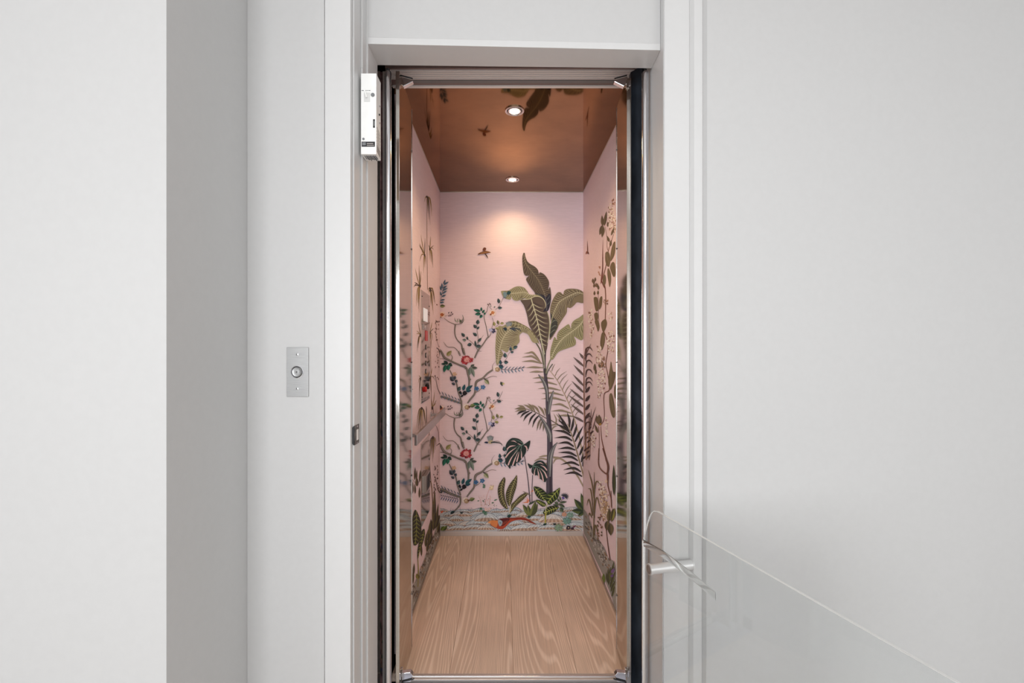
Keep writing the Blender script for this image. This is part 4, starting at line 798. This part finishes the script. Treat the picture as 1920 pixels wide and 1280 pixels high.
# ---- left cab wall: weeping grasses
Lk = Ink('L'); GRS = [(140, 118, 62), (112, 92, 48), (66, 50, 34), (164, 140, 84)]
def tuft(I, cx, cy, tips, w=1.1):
    for k, (x, y) in enumerate(tips):
        mx = cx+(x-cx)*.62; my = min(cy, y)-(abs(x-cx)*.35+8) if y > cy else cy+(y-cy)*.5-abs(x-cx)*.2
        if y > cy: my = cy+(y-cy)*.25-abs(x-cx)*.3
        I.line([(cx, cy), (mx, my), (x, y)], [w*.8, w, .2], GRS[k % 4], 5)
    I.leaf(cx, cy-12, cx, cy+22, 16, (60, 44, 34))
Lk.tf = fr(765, 340, 5.82)
Lk.line([(204, 190), (206, 600), (212, 1180)], [.7, .8, .9], (110, 78, 48))
tuft(Lk, 205, 165, [(180, 225), (225, 410), (240, 475), (258, 380), (262, 330), (215, 350), (235, 300), (190, 180)], 1.3)
tuft(Lk, 180, 800, [(140, 585), (125, 675), (128, 870), (135, 830), (168, 1000), (195, 905), (186, 620), (150, 760), (182, 940), (120, 690)], 1.3)
tuft(Lk, 238, 735, [(246, 600), (282, 700), (272, 940), (232, 860), (250, 880), (278, 745), (225, 690), (262, 905)], 1.2)
tuft(Lk, 128, 1145, [(78, 948), (120, 915), (64, 1145), (90, 1300), (108, 1330), (140, 980), (66, 1100), (122, 1290)], 1.4)
tuft(Lk, 238, 1165, [(218, 1200), (290, 1290), (262, 1320), (248, 1350), (280, 1210), (296, 1340)], 1.3)
Lk.done('tall_weeping_grass_print', wl, 'tall weeping grass painted above the control panel')
Lk.tf = fr(765, 530, 4.92)
tuft(Lk, 110, 25, [(75, 215), (102, 275), (52, 42), (90, 180), (95, 240)], 1.3); tuft(Lk, 205, 65, [(232, 290), (242, 180), (215, 210), (190, 100), (225, 250)], 1.3)
tuft(Lk, 115, 480, [(78, 440), (95, 355), (84, 635), (76, 472), (100, 560), (92, 600)], 1.2); tuft(Lk, 200, 460, [(222, 358), (216, 605), (236, 420), (206, 545), (228, 530)], 1.2)
tuft(Lk, 116, 880, [(96, 925), (102, 1110), (108, 1000), (100, 850)], 1.2); tuft(Lk, 204, 870, [(222, 785), (246, 900), (210, 1000), (202, 940)], 1.2); tuft(Lk, 224, 1150, [(246, 1000), (262, 1080), (234, 1215), (258, 1110), (215, 1050)], 1.2)
Lk.line([(206, 540), (212, 900), (218, 1240)], .7, (116, 86, 56)); Lk.line([(168, 1140), (170, 1290)], .8, (90, 60, 44))
for k in range(30):
    x, y = random.uniform(248, 292), random.uniform(360, 940); Lk.leaf(x, y, x+random.uniform(-6, 6), y-random.uniform(8, 24), 6, random.choice([(110, 72, 66), (140, 104, 92), (74, 44, 44)]))
Lk.line([(262, 600), (285, 620), (300, 690)], [1.2, 1.6, 2], (66, 52, 54)); Lk.line([(250, 850), (270, 960), (298, 1030)], [.8, 1, 1.6], (72, 52, 50)); Lk.line([(262, 380), (258, 500), (285, 590)], .5, (116, 80, 74))
Lk.leaf(30, 980, 44, 985, 12, (50, 30, 30)); Lk.leaf(262, 195, 270, 210, 8, (110, 60, 50))
Lk.tf = fr(765, 750, 5.125)
tuft(Lk, 130, 75, [(84, 262), (98, 285), (114, 298), (142, 262), (170, 248), (90, 200), (158, 200), (128, 280), (106, 240)], 1.5); tuft(Lk, 238, 355, [(214, 565), (235, 605), (250, 510), (272, 440), (262, 480), (222, 520), (206, 480), (244, 560)], 1.4)
Lk.line([(203, 300), (208, 600), (220, 780), (232, 920), (240, 1100)], [.7, .8, 1, 1.2, 1.4], (104, 74, 50)); Lk.line([(178, 80), (178, 240)], .7, (90, 62, 44)); Lk.line([(158, 390), (180, 360)], [1, .3], (90, 40, 40))
for a in ((62, 770, 68, 640, 16), (78, 780, 84, 668, 14), (110, 790, 118, 668, 16), (44, 900, 44, 780, 14), (68, 900, 64, 800, 16), (108, 940, 110, 830, 16), (85, 830, 84, 740, 26)): Lk.leaf(*a, (96, 84, 50), (60, 46, 36))
Lk.line([(40, 760), (80, 800), (120, 770)], .5, (110, 86, 60))
for k in range(26):
    x, y = random.uniform(240, 300), random.uniform(640, 900); Lk.leaf(x, y, x+random.uniform(-8, 8), y-random.uniform(10, 26), 7, random.choice([(92, 60, 52), (70, 50, 44), (130, 96, 80)]))
Lk.line([(262, 740), (285, 850), (308, 890)], [.8, 1.4, 2.2], (84, 66, 58)); Lk.line([(270, 440), (295, 420), (308, 415)], [.6, 1.4, 2], (64, 46, 44)); Lk.line([(265, 240), (290, 300), (296, 400)], [.6, .8, .5], (110, 74, 66))
for a in ((250, 1230, 255, 850, 26), (236, 1240, 262, 900, 20), (226, 1240, 218, 1140, 22), (262, 1240, 290, 990, 22), (244, 1240, 236, 960, 18), (280, 1200, 306, 1100, 30)): Lk.leaf(*a, (112, 100, 60), (58, 52, 34))
Lk.line([(200, 780), (222, 800), (240, 1000)], [1, 1.6, 1], (120, 98, 60))
kk = dict(n=8, sweep=-.8, ribw=.8, vw=.7)
Lk.done('middle_weeping_grass_print', wl, 'weeping grass painted around the handrail')
Lk.tf = fr(690, 960, 4)
Lk.P([(330, 1000), (330, 560), (350, 520), (370, 470), (410, 380), (450, 270), (490, 170), (520, 90), (545, 40), (545, 180), (500, 300), (430, 500), (380, 640)], (158, 154, 146), False)
for k in range(90):
    t = random.random(); x = 545-215*t**.9; y = 60+500*t+random.uniform(20, 190)*(.45+.55*t)
    w_ = random.uniform(4, 9); Lk.line([(x-w_, y+10+w_), (x, y-w_*1.6), (x+w_, y+w_)], [.5, 1.5, .4], random.choice([(112, 104, 98), (190, 184, 176), (96, 74, 60), (206, 206, 204), (150, 116, 84), (70, 66, 70)]), 4)
Lk.veined([(352, -20), (385, 40), (398, 110), (395, 180), (375, 230), (350, 250), (335, 220), (330, 60)], [(360, -10), (362, 120), (352, 240)], (40, 44, 24), (26, 28, 18), (150, 156, 72), **kk)
Lk.veined([(420, 125), (425, 170), (410, 230), (385, 300), (372, 352), (368, 300), (380, 220), (395, 150)], [(418, 140), (395, 240), (374, 345)], (54, 58, 28), (30, 30, 18), (150, 156, 72), **kk)
Lk.line([(372, 350), (376, 440), (372, 560)], [1.2, 1.6, 1.4], (150, 142, 62)); Lk.leaf(378, 500, 362, 460, 26, (140, 136, 62), (100, 96, 44))
for a in ((445, 210, 455, 120, 22), (465, 180, 470, 60, 26), (455, 250, 480, 150, 24), (490, 140, 500, -20, 26), (430, 260, 436, 160, 16), (440, 300, 452, 200, 16), (505, 120, 530, 20, 22), (520, 150, 545, 60, 22), (340, 470, 345, 380, 12), (336, 540, 340, 420, 10), (400, 330, 396, 220, 12)): Lk.leaf(*a, (98, 90, 48), (46, 42, 28))
Lk.done('left_rock_and_leaf_print', wl, 'dark leaves and grey rocks painted at the foot of the left wall')

# ---- right cab wall: blossom branches
R = Ink('R'); LB, LB2, ST = (112, 98, 70), (90, 78, 54), (122, 78, 62)
def dabs(cx, cy, rx, ry, n, cols=((255, 248, 240), (248, 236, 226), (255, 252, 246), (255, 250, 244), (150, 112, 98), (196, 166, 150))):
    for k in range(n):
        a = random.uniform(0, 6.283); r = math.sqrt(random.random()); x, y = cx+rx*r*math.cos(a), cy+ry*r*math.sin(a)
        R.leaf(x, y, x+random.uniform(-9, 9), y+random.uniform(-24, 24), 12, random.choice(cols))
R.tf = fr(1085, 340, 4.92)
R.line([(328, 470), (300, 560), (275, 640), (252, 780), (225, 900), (245, 985), (250, 1100), (246, 1290)], [.8, 1, 1.2, 1.5, 2, 2, 1.8, 1.6], ST); R.line([(245, 420), (262, 520), (262, 600), (276, 650)], [.6, .8, .9, 1], ST)
R.line([(224, 540), (222, 680), (222, 800), (212, 900), (205, 945)], [.3, 1.6, 2.2, 3, 1], (120, 60, 48)); R.line([(225, 700), (218, 860)], 1, (84, 44, 40)); R.line([(205, 900), (230, 960), (245, 990)], [1, 2.4, 1], (112, 58, 46)); R.line([(235, 880), (225, 950)], [2, 1], (96, 50, 44))
R.line([(328, 150), (310, 200), (318, 330), (325, 470)], .5, ST)
dabs(300, 330, 26, 130, 70); dabs(330, 400, 16, 90, 30); dabs(322, 190, 10, 30, 12, ((140, 96, 80), (190, 150, 130)))
for a in ((222, 412, 216, 312, 24), (236, 412, 258, 275, 24), (224, 400, 194, 496, 30), (232, 420, 216, 518, 26), (270, 420, 268, 370, 14), (285, 560, 262, 500, 18), (292, 600, 300, 540, 18), (300, 500, 330, 420, 16)): R.leaf(*a, LB, LB2)
for q in ([(245, 690), (250, 655), (275, 650), (292, 700), (286, 780), (262, 780), (248, 740)], [(292, 730), (300, 640), (320, 570), (338, 560), (335, 660), (310, 720)], [(290, 790), (310, 745), (335, 760), (340, 860), (322, 880), (300, 830)], [(272, 800), (296, 840), (300, 920), (286, 975), (275, 920), (265, 850)], [(232, 960), (222, 910), (238, 860), (252, 880), (250, 940)]): R.P(q, LB)
for q in ([(290, 740), (318, 640), (334, 570)], [(286, 780), (265, 700), (252, 670)], [(282, 800), (288, 900), (286, 960)]): R.line(q, .4, (160, 144, 112))
for x, y in ((130, 915), (152, 905), (142, 960), (160, 955), (182, 980), (145, 1030), (178, 1025), (172, 960), (140, 930)): R.leaf(x, y+20, x+3, y-22, 16, (124, 100, 76), LB2)
for q in ([(140, 1080), (150, 1065), (175, 1075), (182, 1140), (180, 1190), (160, 1195), (146, 1140)], [(188, 1180), (190, 1100), (205, 1062), (220, 1070), (212, 1150)], [(145, 1220), (175, 1210), (182, 1260), (160, 1300), (150, 1270)]): R.P(q, LB)
R.line([(182, 1040), (184, 1200), (188, 1290)], .6, ST); dabs(110, 1240, 20, 60, 30); dabs(252, 1120, 18, 30, 14, ((130, 100, 84), (168, 134, 112))); dabs(295, 1240, 16, 40, 14); dabs(192, 820, 8, 60, 10, ((196, 150, 130), (180, 136, 118)))
R.line([(80, 548), (83, 610), (84, 668)], [.3, 1.6, 2.0], (112, 62, 48)); R.leaf(82, 640, 66, 674, 12, (140, 84, 60)); R.leaf(84, 645, 96, 674, 10, (100, 52, 42))
R.done('upper_blossom_branch_print', wr, 'white blossom branch and bird painted high on the right wall')
R.tf = fr(1085, 600, 4.92)
R.line([(232, 100), (262, 180), (272, 270), (252, 400), (270, 500), (285, 640), (235, 690), (238, 900), (200, 970)], [1.4, 1.4, 1.4, 1.4, 1.4, 1.8, 1.6, 1.3, 1.6], ST); R.line([(185, 980), (192, 1100), (188, 1290)], .9, ST); R.line([(205, 980), (215, 1100), (248, 1250), (255, 1300)], [1, 1.6, 2.6, 2], (130, 84, 68))
for q in ([(150, 10), (180, 0), (195, 60), (180, 105), (165, 60)], [(210, 20), (250, -10), (262, 40), (232, 110), (215, 80)], [(200, 200), (215, 120), (240, 120), (242, 200), (218, 275), (205, 250)], [(278, 520), (290, 440), (300, 380), (318, 470), (340, 480), (336, 540), (310, 620), (290, 640), (275, 580)], [(285, 690), (310, 680), (332, 780), (338, 880), (320, 900), (300, 860), (285, 780)], [(330, 620), (345, 600), (345, 720), (330, 700)]): R.P(q, LB)
for q in ([(300, 400), (298, 560), (292, 640)], [(292, 690), (315, 790), (330, 880)], [(236, 130), (218, 260)]): R.line(q, .5, (156, 146, 110))
for a in ((185, 960, 165, 880, 30), (190, 965, 190, 870, 36), (188, 970, 205, 890, 34), (180, 1040, 150, 960, 20), (228, 430, 210, 370, 26), (200, 440, 190, 390, 22), (150, 470, 150, 400, 22), (160, 500, 158, 440, 16)): R.leaf(*a, LB, LB2)
R.leaf(192, 970, 210, 950, 18, (180, 140, 60)); petals_ = [(236, 214, 196), (222, 196, 178), (246, 232, 216), (178, 144, 122)]
dabs(120, 80, 18, 100, 36); dabs(190, 320, 26, 90, 60); dabs(300, 200, 30, 110, 70); dabs(210, 560, 36, 110, 80); dabs(260, 980, 16, 90, 26); dabs(140, 1100, 20, 110, 44); dabs(190, 690, 12, 40, 14); dabs(230, 400, 20, 60, 20, ((130, 104, 74), (168, 134, 112)))
# corner fronds
def cfrond(x, ys, flip=1, col=(70, 46, 42)):
    for k, yy in enumerate(ys):
        R.line([(x, yy+70), (x+10*flip, yy+12), (x+40*flip, yy+2), (x+66*flip, yy+34)], [1.0, 2.4, 2.2, .3], col, 4)
R.line([(52, 330), (50, 600), (58, 900), (72, 1290)], [1, 1.6, 2, 2.4], (160, 120, 96))
for y in (250, 310, 370, 455, 530, 570): cfrond(66, [y])
for y, dx_ in ((610, 44), (690, 46), (770, 46), (850, 44)): R.leaf(64, y+60, 108, y, 22, (56, 34, 32))
for y in (880, 940, 1030, 1080): cfrond(60, [y])
for q in ([(60, 330), (90, 270), (118, 215)], [(60, 360), (72, 290), (82, 250)], [(58, 330), (64, 280), (68, 255)], [(100, 1030), (128, 900), (160, 800)], [(98, 1050), (112, 920), (120, 820)], [(110, 1070), (145, 960), (170, 865)], [(92, 1060), (98, 950), (100, 860)]): R.line(q, [1, 1.4, .3], (104, 70, 58))
for q in ([(70, 1280), (90, 1150), (100, 1000)], [(84, 1280), (100, 1120), (108, 1000)], [(100, 1290), (108, 1180), (118, 1080)], [(60, 1200), (72, 1080), (80, 960)]): R.line(q, [1.4, 1.4, .6], (168, 130, 102))
for x, y in ((110, 980), (128, 1020), (100, 1100), (96, 1160), (92, 1200), (100, 1240), (70, 1180), (60, 1250)): R.leaf(x-20, y+30, x+14, y, 14, (64, 38, 36))
R.done('middle_blossom_branch_print', wr, 'pale blossoms and corner fronds painted on the right wall')
R.tf = fr(1085, 840, 4.267)
R.P([(42, 500), (60, 510), (90, 570), (130, 690), (180, 760), (210, 800), (240, 880), (285, 910), (300, 1000), (300, 1290), (270, 1200), (200, 1020), (120, 850), (70, 730), (42, 660)], (160, 160, 156))
for k in range(110):
    t = random.random(); x = 46+250*t; y = 545+470*t+random.uniform(-40, 150)*(.5+.5*t)
    w_ = random.uniform(4, 9); R.line([(x-w_, y-w_), (x, y-w_*1.7), (x+w_, y+w_*1.6)], [.5, 1.8, .5], random.choice([(118, 118, 116), (196, 196, 192), (96, 82, 70), (208, 210, 208), (156, 122, 90), (74, 74, 80)]), 4)
R.line([(165, 0), (165, 140), (215, 200), (235, 210), (238, 300), (262, 400), (266, 470)], [1.2, 2, 2.4, 4, 2, 1.8, 1.6], (124, 82, 66)); R.line([(195, 0), (225, 90), (240, 150), (232, 215)], [1.4, 3, 4, 3], (112, 72, 60)); R.leaf(222, 280, 224, 245, 18, (240, 220, 200))
R.line([(218, 600), (228, 690), (240, 790), (255, 900)], [1.2, 1.2, 1.6, 1.6], (112, 66, 52)); R.line([(262, 340), (268, 480)], 1, ST)
dabs(185, 330, 22, 70, 34); dabs(212, 450, 36, 130, 120, ((240, 224, 204), (248, 236, 220), (226, 204, 182), (178, 146, 118))); dabs(215, 460, 14, 50, 26, ((180, 150, 110), (206, 176, 140)))
for q, ww in (([(128, 560), (128, 400), (128, 190)], [2, 2, .6]), ([(126, 400), (110, 280), (80, 175)], [1.6, 2.2, .4]), ([(126, 400), (135, 300), (150, 265), (172, 285)], [1.4, 2, 2.2, .5]), ([(118, 540), (110, 400), (98, 330), (78, 325)], [1.2, 1.8, 2, .6]), ([(112, 540), (95, 440), (82, 410), (68, 460)], [1.2, 2, 2, .4]), ([(130, 520), (140, 420), (155, 400), (178, 500)], [1.2, 2, 2, .4]), ([(124, 720), (124, 620), (128, 520)], [1.4, 1.6, 1.6]), ([(132, 700), (135, 620), (148, 640), (165, 760)], [1, 2.4, 1.8, .4]), ([(112, 560), (90, 520), (84, 550)], [1, 2.4, .4])): R.line(q, ww, (118, 104, 62))
for a in ((235, 580, 228, 660, 34), (258, 600, 262, 700, 40), (245, 590, 250, 480, 30), (268, 590, 280, 480, 30), (285, 560, 292, 480, 20)): R.leaf(*a, (112, 100, 66), (70, 66, 40))
R.leaf(288, 380, 284, 130, 22, (44, 54, 30), (70, 82, 44)); R.leaf(270, 580, 290, 480, 26, (60, 62, 30), (150, 150, 70))
for k in range(26): x = random.uniform(150, 200); y = random.uniform(520, 700); R.leaf(x, y, x+6, y+16, 8, random.choice([(128, 86, 70), (150, 110, 90), (92, 90, 60)]))
for a in ((250, 1080, 290, 900, 18), (245, 1100, 262, 940, 18), (255, 1120, 300, 980, 18), (262, 1150, 298, 1060, 18), (240, 1080, 225, 990, 16), (270, 1190, 296, 1100, 14), (250, 1090, 240, 960, 18)): R.leaf(*a, (56, 62, 42), (96, 104, 62))
R.leaf(268, 1000, 290, 960, 20, (130, 100, 160)); R.leaf(262, 1030, 285, 1010, 18, (110, 84, 146)); R.leaf(206, 1080, 204, 1000, 24, (110, 130, 60))
R.done('lower_blossom_and_rock_print', wr, 'large pale blossom and grey rocks painted low on the right wall')
# ---- leaf scraps painted as mural reflections on the strips of the door edge channels
def scraps(t, px, seeds, name):
    y = 1.5886; V, Fc, C = [], [], []
    for k, (py, h, c) in enumerate(seeds):
        x0 = X(px+random.uniform(-1.2, 1.5), y); z = Zz(py, y); w_ = .0016+random.random()*.002; hz = h*y/F/2
        b = len(V); V += [(x0, y-k*1e-5, z+hz), (x0+w_, y-k*1e-5, z+hz*.2), (x0+w_*.6, y-k*1e-5, z-hz), (x0-w_*.8, y-k*1e-5, z-hz*.3)]; Fc.append((b, b+1, b+2, b+3)); C.append(s2l(c))
    me = bpy.data.meshes.new(name); me.from_pydata(V, [], Fc); me.materials.append(INK); at = me.color_attributes.new('ink', 'FLOAT_COLOR', 'CORNER'); buf = []
    for c in C: buf += [*c, 1.]*4
    at.data.foreach_set('color', buf); o = bpy.data.objects.new(name, me); COL.objects.link(o); o.parent = t; o['kind'] = 'stuff'
cols = [(44, 50, 40), (60, 40, 50), (96, 66, 60), (52, 44, 80), (30, 30, 34), (110, 84, 70)]
scraps(cl, 715, [(random.uniform(*r), random.uniform(8, 30), random.choice(cols)) for r in [(470, 560)]*9+[(570, 620)]*4+[(760, 900)]*22+[(940, 1270)]*40], 'reflected_leaf_paint')
colr = [(92, 100, 36), (60, 70, 40), (30, 26, 26), (120, 124, 60), (84, 60, 50)]
scraps(cr, 1218.6, [(random.uniform(*r), random.uniform(8, 34), random.choice(colr)) for r in [(460, 520)]*6+[(530, 560)]*4+[(640, 700)]*6+[(740, 900)]*14+[(930, 1270)]*30], 'reflected_leaf_paint')
